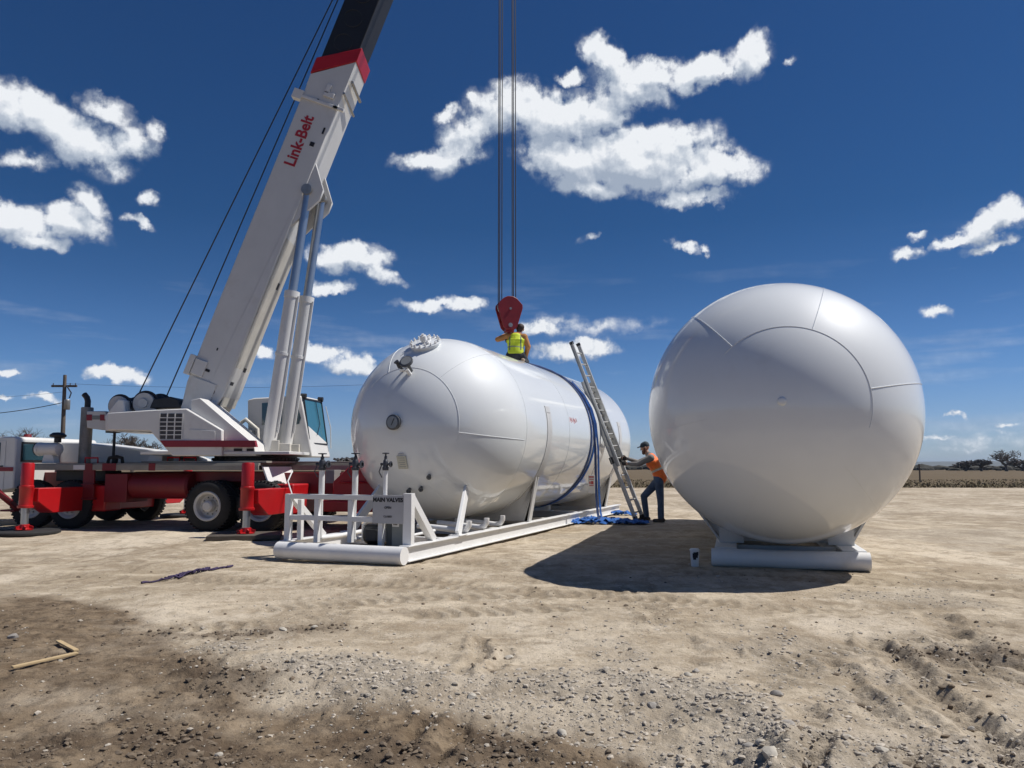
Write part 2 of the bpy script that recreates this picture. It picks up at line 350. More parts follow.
def link(o, parent=None):
    sc.collection.objects.link(o)
    if parent is not None: o.parent = parent
    return o
def obj(name, mb, mats, parent=None, bevel=0.0, smooth=True, angle=38, loc=None, rot=None):
    me = bpy.data.meshes.new(name)
    me.from_pydata(mb.v, [], mb.f); me.update()
    if not isinstance(mats, (list, tuple)): mats = [mats]
    for m in mats: me.materials.append(m)
    if len(mats) > 1: me.polygons.foreach_set('material_index', mb.mi)
    bm = bmesh.new(); bm.from_mesh(me); bmesh.ops.recalc_face_normals(bm, faces=bm.faces); bm.to_mesh(me); bm.free()
    if smooth:
        me.polygons.foreach_set('use_smooth', [True] * len(me.polygons)); me.set_sharp_from_angle(angle=R_(angle))
    o = link(bpy.data.objects.new(name, me), parent)
    if loc is not None: o.location = loc
    if rot is not None: o.rotation_euler = rot
    if bevel:
        b = o.modifiers.new('bevel', 'BEVEL'); b.width = bevel; b.segments = 2; b.limit_method = 'ANGLE'; b.angle_limit = R_(40); b.harden_normals = False
    return o
def tag(o, label=None, cat=None, group=None, kind=None):
    if label: o['label'] = label
    if cat: o['category'] = cat
    if group: o['group'] = group
    if kind: o['kind'] = kind
    return o
def thing(name, label, cat, loc=(0, 0, 0), rz=0.0, group=None):
    o = link(bpy.data.objects.new(name, None)); o.location = loc; o.rotation_euler = (0, 0, rz); o.empty_display_size = .3
    return tag(o, label, cat, group)
def text_mb(txt, size, extrude=.004, bold=.0, align='CENTER', shear=0, spacing=1.0):
    cu = bpy.data.curves.new('lettering', 'FONT'); cu.body = txt; cu.size = size; cu.extrude = extrude; cu.offset = bold
    cu.align_x = align; cu.align_y = 'CENTER'; cu.space_character = spacing; cu.shear = shear; cu.resolution_u = 3
    o = bpy.data.objects.new('lettering', cu); sc.collection.objects.link(o)
    dg = bpy.context.evaluated_depsgraph_get(); me = bpy.data.meshes.new_from_object(o.evaluated_get(dg))
    mb = MB(); mb.v = [tuple(v.co) for v in me.vertices]; mb.f = [tuple(p.vertices) for p in me.polygons]; mb.mi = [0] * len(mb.f)
    bpy.data.objects.remove(o); bpy.data.curves.remove(cu); bpy.data.meshes.remove(me)
    return mb
def xf(mb, Mx): mb.v = [tuple(Mx @ Vector(p)) for p in mb.v]; return mb
def frame(X, Y, Z, o=(0, 0, 0)):
    X, Y, Z = Vector(X), Vector(Y), Vector(Z)
    return Matrix(((X.x, Y.x, Z.x, o[0]), (X.y, Y.y, Z.y, o[1]), (X.z, Y.z, Z.z, o[2]), (0, 0, 0, 1)))

# ------------------------------------------------------------------ numpy noise
rs = np.random.RandomState(7)
_T = rs.rand(256, 256)
def vnoise(x, y, off=0):
    x = x + off * 17.31; y = y + off * 9.77
    xi = np.floor(x).astype(int); yi = np.floor(y).astype(int); fx = x - xi; fy = y - yi
    fx = fx * fx * fx * (fx * (fx * 6 - 15) + 10); fy = fy * fy * fy * (fy * (fy * 6 - 15) + 10)
    a = _T[xi % 256, yi % 256]; b = _T[(xi + 1) % 256, yi % 256]; c = _T[xi % 256, (yi + 1) % 256]; d = _T[(xi + 1) % 256, (yi + 1) % 256]
    return (a * (1 - fx) + b * fx) * (1 - fy) + (c * (1 - fx) + d * fx) * fy
def fbm(x, y, oct=4, off=0, gain=.5):
    s = 0; a = 1; t = 0
    for i in range(oct):
        s = s + a * vnoise(x * 2 ** i, y * 2 ** i, off + i); t += a; a *= gain
    return s / t
def seg_d(x, y, pts):
    """distance to a polyline and length along it"""
    best = np.full(x.shape, 1e9); al = np.zeros(x.shape); acc = 0
    for (x0, y0), (x1, y1) in zip(pts[:-1], pts[1:]):
        L = math.hypot(x1 - x0, y1 - y0); t = np.clip(((x - x0) * (x1 - x0) + (y - y0) * (y1 - y0)) / L ** 2, 0, 1)
        d = np.hypot(x - x0 - t * (x1 - x0), y - y0 - t * (y1 - y0)); m = d < best
        best = np.where(m, d, best); al = np.where(m, acc + t * L, al); acc += L
    return best, al
def gxy(px, py): g = ground_at(px, py); return (g.x, g.y)
def sstep(a, b, x): t = np.clip((x - a) / (b - a), 0, 1); return t * t * (3 - 2 * t)

RUTS = [([gxy(870, 625), gxy(930, 690), gxy(1015, 775), (3.6, 2.4)], .09, .05), ([gxy(920, 615), gxy(985, 655), gxy(1060, 700)], .11, .06),
        ([gxy(765, 655), gxy(795, 690), gxy(800, 735), gxy(812, 790)], .07, .06), ([gxy(830, 660), gxy(880, 720), gxy(940, 790)], .07, .03),
        ([gxy(480, 640), gxy(455, 690), gxy(400, 740)], .05, .03), ([gxy(500, 650), gxy(478, 700), gxy(440, 750)], .05, .025),
        ([gxy(640, 600), gxy(680, 640), gxy(720, 700), gxy(735, 790)], .10, .03)]
DAMP = [gxy(-200, 585), gxy(60, 592), gxy(150, 615), gxy(190, 655), gxy(270, 690), gxy(420, 702), gxy(520, 722), gxy(640, 752), gxy(700, 790)]
CLOD = [gxy(40, 740), gxy(130, 715), gxy(190, 740), gxy(270, 775)], [gxy(330, 752), gxy(400, 742), gxy(520, 735)], [gxy(180, 632), gxy(240, 634), gxy(320, 628)], [gxy(205, 672), gxy(250, 680)], [gxy(930, 655), gxy(1000, 650), gxy(1040, 660)]
RIDGE = [gxy(225, 655), gxy(330, 668), gxy(420, 686), gxy(540, 682), gxy(640, 688), gxy(720, 700), gxy(770, 735), gxy(850, 775)]
TRACKS = [[(-4.5, 5.6), (-1.5, 6.9), (2, 7.6), (6, 7.2)], [(-4.5, 6.4), (-1.2, 7.8), (1.2, 8.3)], [(1.0, 4.2), (2.2, 5.6), (4.6, 6.9), (9, 8.0)], [(2.0, 4.0), (3.2, 5.2), (5.6, 6.2), (10, 7.0)], [(-7, 8.2), (-4, 8.9), (-1, 9.0), (.6, 8.0)], [(30, 14), (12, 20), (4, 27), (-6, 30)], [(30, 17), (14, 22.5), (5, 30)], [(7, 11.5), (14, 17), (22, 30)], [(9, 10.5), (17, 17), (26, 29)], [(-16, 11.8), (-6, 11.4), (0, 10.4), (7, 7.6)], [(-16, 10.2), (-6, 9.6), (0, 8.4), (6, 5.8)], [(-14, 8.4), (-7, 7.6), (-3.3, 6.4)], [(20, 9), (11, 12.2), (6.2, 18), (5.8, 27)], [(32, 25), (16, 33), (0, 37)], [(33, 30), (14, 38), (-5, 40)]]
def ground_fields(x, y):
    r = np.hypot(x, y)
    near = 1 - sstep(9, 16, r)
    z = .05 * (fbm(x * .22, y * .22, 3, 1) - .5) * sstep(2, 9, r) + .05 * (fbm(x * .8, y * .8, 4, 2) - .5) * near
    z += .065 * (fbm(x * 1.1, y * .9, 5, 12, .6) - .5) * sstep(9, 13, r) * (1 - sstep(38, 44, y)) * 1.4
    dd, _ = seg_d(x, y, DAMP)
    # inside (camera side) of the damp boundary: below the polyline
    yb = np.interp(x, [p[0] for p in DAMP], [p[1] for p in DAMP])
    edge = (yb - y) + .5 * (fbm(x * 1.4, y * 1.4, 4, 5) - .5)
    damp = sstep(-.12, .3, edge) * (1.0 + 1.5 * (fbm(x * 1.3, y * 2.0, 5, 6, .6) - .45))
    damp = np.clip(damp, 0, 1)
    rd, _ = seg_d(x, y, RIDGE)
    grav = np.exp(-(rd / .28) ** 2) * sstep(.36, .6, fbm(x * 2.2, y * 2.2, 3, 8) + .06)
    wide = np.exp(-(((y - 5.3) / 1.3) ** 2)) * sstep(.2, .9, x) * (1 - sstep(2.2, 4.2, x)) * .55
    patch = sstep(.56, .68, fbm(x * .55, y * .9, 3, 9)) * .55 * (1 - sstep(14, 30, r)) * sstep(-2.5, 0, x + .3)
    grav = np.clip(grav + wide * sstep(.42, .62, fbm(x * 2.5, y * 2.5, 3, 10)) + patch, 0, 1)
    clod = np.zeros(x.shape)
    for c in CLOD:
        d, _ = seg_d(x, y, c); clod = np.maximum(clod, np.exp(-(d / .2) ** 2))
    clod = clod * sstep(.35, .6, fbm(x * 2.6, y * 2.6, 3, 11) + .08)
    z += .055 * np.exp(-((rd) / .35) ** 2) - .05 * sstep(.1, 1.2, (np.interp(x, [p[0] for p in RIDGE], [p[1] for p in RIDGE]) - y)) * near
    rut = np.zeros(x.shape)
    for pts, w, dep in RUTS:
        wob = .22 * (fbm(x * 1.3, y * 1.3, 4, 13, .6) - .5)
        d, s = seg_d(x + wob, y - wob, pts)
        brk = sstep(.34, .62, fbm(x * 1.6, y * 1.6, 4, 14)); cr_ = fbm(x * 14, y * 14, 3, 18) - .5; z += brk * dep * (-.85 * np.exp(-(d / w) ** 4) * (.8 + .4 * np.sin(s * 2 * PI / .085)) + (.5 + 1.6 * cr_) * np.exp(-((d - w * 1.7) / (w * .6)) ** 2))
        rut = np.maximum(rut, brk * np.exp(-(d / (w * 1.3)) ** 2))
    trk = np.zeros(x.shape)
    for i, pts in enumerate(TRACKS):
        d, s = seg_d(x + .5 * (fbm(x * .3, y * .3, 2, 20 + i) - .5), y, pts)
        g = np.exp(-(d / .2) ** 4) * sstep(.38, .6, fbm(x * .7, y * .7, 4, 30 + i, .6)) * (.7 + .3 * np.sign(np.sin(s * 2 * PI / .16 + 2.5 * (d / .2))) * (np.hypot(x, y) < 12))
        trk = np.maximum(trk, g)
    z -= .022 * trk
    rough = np.clip(clod * 1.4 + grav * .8 + damp * .5 + rut * 1.2 + .34, 0, 1.9)
    fine = (fbm(x * 7, y * 7, 4, 15, .6) - .5) + .5 * (np.abs(fbm(x * 3.1, y * 3.1, 4, 17, .6) - .5) - .12)
    z += .058 * fine * rough * (1 - sstep(7, 14, r)) + .045 * clod * (fbm(x * 9, y * 9, 3, 16) - .35) * 1.3
    return z, damp, grav, clod, trk, rut
def ground_z(x, y):
    z = ground_fields(np.array([float(x)]), np.array([float(y)]))[0]; return float(z[0])

# ------------------------------------------------------------------ ground
def dirt_material():
    m = bpy.data.materials.new('dirt'); m.use_nodes = True; nt = m.node_tree; N = nt.nodes.new; Lk = nt.links.new; b = nt.nodes['Principled BSDF']
    def att(n): a = N('ShaderNodeAttribute'); a.attribute_name = n; return a.outputs['Fac']
    def noise(scale, det=6, rgh=.6, sx=1, sy=1):
        tc = N('ShaderNodeTexCoord'); mp = N('ShaderNodeMapping'); mp.inputs['Scale'].default_value = (sx, sy, 1); Lk(tc.outputs['Object'], mp.inputs[0])
        n = N('ShaderNodeTexNoise'); n.inputs['Scale'].default_value = scale; n.inputs['Detail'].default_value = det; n.inputs['Roughness'].default_value = rgh; Lk(mp.outputs[0], n.inputs['Vector']); return n.outputs['Fac']
    def rng(v, a, c, lo=0, hi=1):
        r = N('ShaderNodeMapRange'); Lk(v, r.inputs[0]); r.inputs[1].default_value = a; r.inputs[2].default_value = c; r.inputs[3].default_value = lo; r.inputs[4].default_value = hi; return r.outputs[0]
    def mix(f, a, c, blend='MIX'):
        x = N('ShaderNodeMix'); x.data_type = 'RGBA'; x.blend_type = blend
        if isinstance(f, float): x.inputs[0].default_value = f
        else: Lk(f, x.inputs[0])
        for i, q in ((6, a), (7, c)):
            if isinstance(q, tuple): x.inputs[i].default_value = (*q, 1)
            else: Lk(q, x.inputs[i])
        return x.outputs[2]
    def mul(a, c):
        q = N('ShaderNodeMath'); q.operation = 'MULTIPLY'; q.use_clamp = True
        for i, t in enumerate((a, c)):
            if isinstance(t, float): q.inputs[i].default_value = t
            else: Lk(t, q.inputs[i])
        return q.outputs[0]
    c = mix(rng(noise(.4, 8, .68, 1, .6), .43, .57), (.38, .31, .222), (.53, .45, .338))
    c = mix(mul(rng(noise(1.6, 8, .70, 1, 1.3), .50, .60), .7), c, (.335, .262, .178))
    c = mix(mul(rng(noise(.22, 8, .72, 1, .4), .50, .58), .6), c, (.33, .265, .18))
    c = mix(mul(rng(noise(.35, 8, .72, 1, .35), .52, .60), .75), c, (.62, .535, .415))
    c = mix(mul(rng(noise(9, 7, .72), .54, .72), .5), c, (.28, .22, .155))
    c = mix(mul(rng(noise(38, 5, .7), .56, .74), .55), c, (.56, .49, .40))
    def scuff(scale, sy, width, amt, c, col):
        n_ = noise(scale, 5, .58, 1, sy); d_ = N('ShaderNodeMath'); d_.operation = 'SUBTRACT'; Lk(n_, d_.inputs[0]); d_.inputs[1].default_value = .5
        a_ = N('ShaderNodeMath'); a_.operation = 'ABSOLUTE'; Lk(d_.outputs[0], a_.inputs[0])
        return mix(mul(mul(rng(a_.outputs[0], width, 0), rng(noise(scale * .8, 5, .6, 1, sy * .7), .48, .60)), amt), c, col)
    c = scuff(.55, .55, .016, .75, c, (.20, .155, .105))
    c = scuff(1.3, .5, .018, .6, c, (.21, .165, .11))
    c = mix(mul(rng(noise(3.2, 8, .74, 1, .5), .53, .60), .5), c, (.25, .20, .14))
    c = mix(mul(rng(noise(2.4, 8, .72, 1, .6), .54, .61), .45), c, (.60, .52, .41))
    c = mix(mul(rng(noise(.8, 8, .74, 1, .8), .53, .60), .55), c, (.25, .195, .13))
    c = mix(mul(rng(noise(1.9, 8, .76, 1, 1.4), .54, .63), .6), c, (.235, .185, .125))
    c = mix(mul(rng(noise(1.2, 7, .7, 1, 1.5), .53, .62), .6), c, (.63, .535, .40))
    def pebbles(scale, keep, lo, hi, col_a, col_b, c, amt):
        tcv = N('ShaderNodeTexCoord'); v = N('ShaderNodeTexVoronoi'); v.voronoi_dimensions = '2D'; v.inputs['Scale'].default_value = scale; Lk(tcv.outputs['Object'], v.inputs['Vector'])
        sp = N('ShaderNodeSeparateColor'); Lk(v.outputs['Color'], sp.inputs[0])
        on = mul(rng(v.outputs['Distance'], hi, lo), rng(sp.outputs[0], keep, keep + .05)); hue = mix(sp.outputs[1], col_a, col_b)
        return mix(mul(on, amt), c, hue), on
    c, pb1 = pebbles(26, .86, .20, .34, (.17, .14, .10), (.60, .52, .42), c, .7)
    c, pb2 = pebbles(61, .78, .22, .36, (.16, .13, .095), (.62, .54, .44), c, .6)
    c = mix(mul(att('grav'), .7), c, mix(rng(noise(22, 5, .7), .4, .62), (.27, .235, .185), (.44, .39, .32)))
    c = mix(mul(att('trk'), .7), c, (.22, .175, .12))
    c = mix(mul(att('rut'), .35), c, (.25, .21, .16))
    dm = mix(rng(noise(2.6, 8, .72, 1, 1.6), .40, .60), (.118, .082, .051), (.238, .178, .116))
    dm = mix(mul(rng(noise(11, 6, .74), .5, .62), .75), dm, (.060, .042, .028))
    dm = mix(mul(rng(noise(30, 4, .7), .6, .75), .5), dm, (.34, .28, .2))
    c = mix(mul(att('damp'), .95), c, dm)
    c = mix(mul(att('clod'), .75), c, (.085, .062, .044))
    c = mix(mul(rng(noise(120, 3, .6), .3, .7), .35), c, (.16, .13, .095), 'MULTIPLY') if False else c
    # field of dry grass beyond the pad
    fld = mix(rng(noise(.12, 6, .65, 1, 3), .35, .65), (.115, .085, .052), (.155, .115, .07))
    fld = mix(mul(rng(noise(.9, 6, .7, 1, 4), .5, .7), .6), fld, (.10, .09, .048))
    c = mix(att('field'), c, fld)
    Lk(c, b.inputs['Base Color']); b.inputs['Roughness'].default_value = .95; b.inputs['Specular IOR Level'].default_value = .15
    h1 = noise(16, 8, .72); h2 = noise(70, 4, .65)
    ad = N('ShaderNodeMath'); ad.operation = 'MULTIPLY_ADD'; Lk(h2, ad.inputs[0]); ad.inputs[1].default_value = .5; Lk(h1, ad.inputs[2])
    ad2 = N('ShaderNodeMath'); ad2.operation = 'MULTIPLY_ADD'; Lk(pb1, ad2.inputs[0]); ad2.inputs[1].default_value = .35; Lk(ad.outputs[0], ad2.inputs[2])
    ad3 = N('ShaderNodeMath'); ad3.operation = 'MULTIPLY_ADD'; Lk(noise(4.5, 6, .7), ad3.inputs[0]); ad3.inputs[1].default_value = 1.2; Lk(ad2.outputs[0], ad3.inputs[2]); ad = ad3
    bp = N('ShaderNodeBump'); bp.inputs['Strength'].default_value = .6; bp.inputs['Distance'].default_value = .035; Lk(ad.outputs[0], bp.inputs['Height']); Lk(bp.outputs[0], b.inputs['Normal'])
    return m

FIELD_Y = 45.5
def field_edge(x): return FIELD_Y + .05 * x * 0 + 1.2 * (fbm(np.asarray(x) * .12, np.zeros_like(x) + 3.3, 3, 44) - .5)
def build_ground():
    # one sheet: fine rings and spokes in the half the scene stands in, coarser behind and far away
    rr = [0.0]; r = .6
    while r < 9000:
        rr.append(r); r *= 1.03 if r < 2.6 else (1.0045 if r < 9 else (1.0085 if r < 16 else (1.014 if r < 60 else 1.06)))
    th = np.concatenate([np.linspace(-58, 58, 760), np.linspace(58, 302, 62)[1:-1]])
    th = np.radians(th); nt_ = len(th); rr = np.array(rr[1:]); nr = len(rr)
    Rg, Tg = np.meshgrid(rr, th, indexing='ij'); x = (Rg * np.sin(Tg)).ravel(); y = (Rg * np.cos(Tg)).ravel()
    z, damp, grav, clod, trk, rut = ground_fields(x, y)
    fld = sstep(-.8, .8, y - field_edge(x)); z = z * (1 - fld) + fld * (.04)
    far = sstep(60, 200, np.hypot(x, y)); z = z * (1 - far)
    co = np.concatenate([np.stack([x, y, z], 1), [[0, 0, float(z[:nt_].mean())]]])
    i = np.arange(nr - 1)[:, None] * nt_; j = np.arange(nt_)[None, :]; j2 = (j + 1) % nt_
    q = np.stack([i + j, i + nt_ + j, i + nt_ + j2, i + j2], -1).reshape(-1, 4)[:, ::-1]
    tri = np.stack([np.full(nt_, nr * nt_), (np.arange(nt_) + 1) % nt_, np.arange(nt_)], 1)
    me = bpy.data.meshes.new('ground'); nq, ntq = len(q), len(tri)
    me.vertices.add(len(co)); me.vertices.foreach_set('co', co.ravel().astype(np.float32))
    me.loops.add(nq * 4 + ntq * 3); me.loops.foreach_set('vertex_index', np.concatenate([q.ravel(), tri.ravel()]).astype(np.int32))
    me.polygons.add(nq + ntq); me.polygons.foreach_set('loop_start', np.concatenate([np.arange(nq) * 4, nq * 4 + np.arange(ntq) * 3]).astype(np.int32))
    me.polygons.foreach_set('use_smooth', np.ones(nq + ntq, bool)); me.update(calc_edges=True); me.validate()
    for nm, a in (('damp', damp), ('grav', grav), ('clod', clod), ('trk', trk), ('rut', rut), ('field', fld)):
        at_ = me.attributes.new(nm, 'FLOAT', 'POINT'); at_.data.foreach_set('value', np.append(a, 0).astype(np.float32))
    me.materials.append(dirt_material())
    o = link(bpy.data.objects.new('ground', me)); tag(o, kind='structure')
build_ground()

# distant ridge
def ribbon_hill(name, pts, depth, m):
    mb = MB()
    vs = []
    for (x, y, h) in pts: vs += [(x, y - depth * .5, -1), (x, y - depth * .2, h * .6), (x, y, h), (x, y + depth * .5, -1)]
    fs = []
    for i in range(len(pts) - 1):
        for j in range(3): a = i * 4 + j; fs.append((a, a + 1, a + 5, a + 4))
    mb.add(vs, fs); o = obj(name, mb, m, angle=80); tag(o, kind='structure')
rng = random.Random(3)
hp = []
for i in range(121):
    a = R_(-70 + i * 140 / 120); r = 4200
    hh = 13 + 12 * float(fbm(np.array([i * .13]), np.array([1.5]), 4, 50)[0]) + (4 if i > 75 else 0)
    hp.append((r * math.sin(a), r * math.cos(a), hh))
ribbon_hill('hills', hp, 900, M['hill'])

# haze: the clear dry air between here and the hills
def build_haze():
    mb = MB(); mb.box(-9600, 9600, -9600, 9600, -2, 60); m = bpy.data.materials.new('haze_air'); m.use_nodes = True; nt = m.node_tree; nt.nodes.clear()
    o = nt.nodes.new('ShaderNodeOutputMaterial'); v = nt.nodes.new('ShaderNodeVolumePrincipled'); v.inputs['Color'].default_value = (.62, .76, .95, 1); v.inputs['Density'].default_value = HAZE; v.inputs['Anisotropy'].default_value = .1
    nt.links.new(v.outputs[0], o.inputs['Volume']); ob = obj('haze', mb, m, smooth=False); tag(ob, kind='stuff'); ob.display_type = 'WIRE'
build_haze()

# ------------------------------------------------------------------ gravel, clods, stones
def scatter(name, n, density, size, m, seed, kind='stuff', label=None, flat=.7, rmin=2.6, rmax=11):
    rg = np.random.RandomState(seed); pr = random.Random(seed)
    base = []
    for k in range(6):
        bm = bmesh.new(); bmesh.ops.create_icosphere(bm, subdivisions=1, radius=1)
        v = np.array([q.co[:] for q in bm.verts]); f = np.array([[q.index for q in p.verts] for p in bm.faces]); bm.free()
        v = v * (1 + rg.uniform(-.38, .30, (len(v), 1))); base.append((v, f))
    X = []; 
    while len(X) < n:
        k = n * 4
        r = np.exp(rg.uniform(math.log(rmin), math.log(rmax), k)); t = np.radians(rg.uniform(-46, 46, k)); x = r * np.sin(t); y = r * np.cos(t)
        z, dp, gv, cl, tk, rt = ground_fields(x, y); pk = density(x, y, dp, gv, cl, tk, rt)
        s = rg.rand(k) < pk; X += list(zip(x[s], y[s], z[s]))
    X = X[:n]; V = []; F = []; o = 0
    for (x, y, z) in X:
        v, f = base[pr.randrange(6)]; s = size(pr) ; q = v * np.array([s * pr.uniform(.7, 1.25), s * pr.uniform(.7, 1.25), s * flat * pr.uniform(.7, 1.1)])
        a = pr.uniform(0, 6.28); c, sn = math.cos(a), math.sin(a); q = q @ np.array([[c, sn, 0], [-sn, c, 0], [0, 0, 1]])
        V.append(q + [x, y, z + s * .12]); F.append(f + o); o += len(v)
    V = np.concatenate(V); F = np.concatenate(F)
    me = bpy.data.meshes.new(name); me.from_pydata(V.tolist(), [], F.tolist()); me.materials.append(m)
    me.update()
    o = link(bpy.data.objects.new(name, me)); tag(o, label, None, None, kind); return o
def sz(lo, hi, p=3): return lambda r: lo + (hi - lo) * r.random() ** p
M['gravel'] = mat('gravel_mix', (.46, .405, .33), .9, 0, .45, 7, (.2, .165, .125), 11, .3)
M['clodm'] = mat('dirt_clods', (.17, .13, .09), 1, 0, .4, 8)
scatter('gravel', 11000, lambda x, y, d, g, c, t, r: (.025 + .9 * g) * (1 - .75 * d) + .06 * r + .02 * d, sz(.003, .020, 3.6), M['gravel'], 5, label='loose gravel on the dirt')
scatter('dirt_crumbs', 6000, lambda x, y, d, g, c, t, r: .015 + .95 * c + .10 * d + .12 * r, sz(.003, .022, 3.2), M['clodm'], 6, label='dark crumbs of earth')
scatter('pale_grit', 5000, lambda x, y, d, g, c, t, r: .12 + .5 * g, sz(.002, .009, 2.5), M['stone_pale'], 8, label='pale grit on the dirt', rmax=14)

def stone(px, py, rpx, m, seed, label, group=None):
    r_ = random.Random(seed); g = ground_at(px, py); g.z = ground_z(g.x, g.y)
    rad = rpx / FPX * Vector((g.x, g.y)).length
    mb = MB(); mb.ico((0, 0, 0), rad, 2, (r_.uniform(.85, 1.3), r_.uniform(.7, 1.1), r_.uniform(.5, .7)), .13, r_)
    o = obj('stone', mb, m, angle=28, loc=(g.x, g.y, g.z + rad * .12), rot=(r_.uniform(-.2, .2), r_.uniform(-.2, .2), r_.uniform(0, 3)))
    tag(o, label, 'stone', group)
ST = [(652, 706, 7, 0, 'grey round stone on its own just right of the bottom centre'), (562, 726, 7, 1, 'pale rounded stone at the edge of the dark soil near bottom centre'),
      (448, 668, 3.5, 0, 'small grey stone in the gravel left of the bottom middle'), (509, 657, 5, 1, 'pale stone alone on the flat dirt below the long tank shadow'),
      (472, 699, 5, 1, 'pale stone beside a dark hole in the gravel bank'), (777, 697, 7, 0, 'grey angular stone at the lip of the short rut'),
      (749, 749, 7, 0, 'grey stone left of the pale one at the foot of the bank'), (761, 751, 7, 1, 'white rounded stone among the stones at the bottom edge'),
      (787, 736, 9, 0, 'flat slanting grey slab at the bottom of the short rut'), (816, 757, 6, 1, 'pale cobble right of the rut at the bottom edge'),
      (771, 764, 11, 1, 'large half buried cream stone at the bottom edge'), (883, 764, 8, 1, 'pale stone at the bottom edge right of the cobbles'),
      (848, 746, 4, 1, 'small pale pebble in the tracked dirt'), (971, 722, 4, 0, 'small grey pebble in the right hand ruts'),
      (696, 672, 5, 0, 'dark stone on the slope beneath the tank shadow'), (688, 676, 6, 1, 'cream stone beside the dark one on the slope'),
      (219, 747, 5, 1, 'pale flat stone lying in the dark soil at lower left'), (13, 637, 6, 0, 'grey stone by the left edge of the photo'),
      (283, 633, 5, 1, 'pale stone in the dark soil patch left of centre'), (315, 627, 4, 1, 'small pale stone at the end of the dark soil patch')]
for i, (px, py, rp, k, lab) in enumerate(ST): stone(px, py, rp * .8, M['stone_pale'] if k else M['stone'], 100 + i, lab)

# dry grass along the far edge of the pad
def grass_strip():
    rg = np.random.RandomState(12); n = 26000
    x = rg.uniform(-60, 62, n); y = FIELD_Y + .3 + rg.rand(n) ** 1.6 * 26; y = y + (field_edge(x) - FIELD_Y)
    h = rg.uniform(.04, .20, n) * (1 - .4 * sstep(3, 14, y - FIELD_Y)) * (.5 + fbm(x * .35, y * .35, 3, 60)); w = rg.uniform(.03, .1, n); a = rg.uniform(0, PI, n); lean = rg.normal(0, .12, (n, 2))
    V = np.zeros((n, 3, 3)); dx = np.cos(a) * w; dy = np.sin(a) * w
    V[:, 0] = np.stack([x - dx, y - dy, np.zeros(n)], 1); V[:, 1] = np.stack([x + dx, y + dy, np.zeros(n)], 1); V[:, 2] = np.stack([x + lean[:, 0], y + lean[:, 1], h + .04], 1)
    me = bpy.data.meshes.new('dry_grass'); me.from_pydata(V.reshape(-1, 3).tolist(), [], np.arange(3 * n).reshape(-1, 3).tolist())
    me.materials.append(mat('dry_grass', (.185, .148, .080), .95, 0, .25, .8, (.13, .115, .055), .35, .2)); me.update()
    tag(link(bpy.data.objects.new('dry_grass', me)), 'dry grass along the edge of the field', None, None, 'stuff')
grass_strip()

# ------------------------------------------------------------------ bare trees
def bare_tree_mesh(h, spread, seed, depth=6, twig=.012, trunk_r=None, tf=.2):
    r_ = random.Random(seed); tr = MB(); cr = MB(); tr_r = trunk_r or h * .028
    def grow(p, d, L, r, lev):
        mid = p + d * L * .5 + Vector((r_.uniform(-1, 1), r_.uniform(-1, 1), 0)) * L * .05; e = p + d * L
        (tr if lev == 0 else cr).path([p, mid, e], [r, r * .85, r * .68], 6 if lev < 2 else 3, False)
        if lev >= depth: return
        k = 3 if lev < 3 else 2 + (r_.random() < .45)
        for i in range(k):
            ax = Vector((r_.uniform(-1, 1), r_.uniform(-1, 1), r_.uniform(-.1, .8))).normalized()
            nd = (d * (.95 - .5 * spread) + ax * (.55 + .55 * spread) * r_.uniform(.6, 1.1)).normalized(); nd.z = max(nd.z, -.15 + .1 * lev * 0)
            grow(p + d * L * r_.uniform(.72, 1.0), nd.normalized(), L * r_.uniform(.70, .92), max(r * .6, twig), lev + 1)
    grow(Vector((0, 0, 0)), Vector((r_.uniform(-.05, .05), r_.uniform(-.05, .05), 1)).normalized(), h * tf, tr_r, 0)
    zmax = max(v[2] for v in cr.v); k = h / zmax
    tr.v = [(a * k, b * k, c * k) for a, b, c in tr.v]; kw = k * (2.2 if tf < .1 else (1.3 if tf < .15 else 1.0)); cr.v = [(a * kw, b * kw, c * k) for a, b, c in cr.v]
    return tr, cr
def bare_tree(x, y, h, spread, seed, label, twig=.012, depth=6, m='bark', name='bare_tree', group=None):
    t = thing(name, label, 'tree' if name == 'bare_tree' else 'shrub', (x, y, 0), 0, group); tr, cr = bare_tree_mesh(h, spread, seed, depth, twig, None, (.11 if h > 4 else .07) if m == 'bark_far' else .2)
    obj('trunk', tr, M[m], t); obj('crown', cr, M[m], t); return t
def tree_at(px, pytop, Y, spread, seed, label, twig, depth=6, m='bark', **k):
    p = at(px, pytop, Y); bare_tree(p.x, Y, p.z, spread, seed, label, twig, depth, m, **k)
tree_at(1005, 449, 190, 1.0, 21, 'round crowned leafless tree standing alone at the far right of the field', .016, 6, 'bark_far')
tree_at(981, 459, 195, 1.0, 22, 'low leafless tree just left of the round crowned one', .018, 6, 'bark_far')
tree_at(965, 460, 200, 1.0, 23, 'low spreading leafless tree at the left of the group on the right horizon', .02, 6, 'bark_far')
tree_at(1022, 458, 200, 1.0, 24, 'leafless tree cut by the right edge of the photo', .02, 6, 'bark_far')
tree_at(134, 432, 62, .7, 25, 'leafless tree seen through the gap under the crane house', .014, 6)
tree_at(121, 437, 66, .8, 26, 'thin leafless tree behind the crane hood, left of the one in the gap', .012, 5)
tree_at(30, 427, 70, .8, 27, 'leafless tree rising behind the crane cab roof', .010, 5)
tree_at(12, 430, 72, .8, 28, 'leafless tree at the left edge behind the cab', .010, 5)
tree_at(48, 434, 74, .8, 29, 'small leafless tree left of the utility pole', .010, 5)
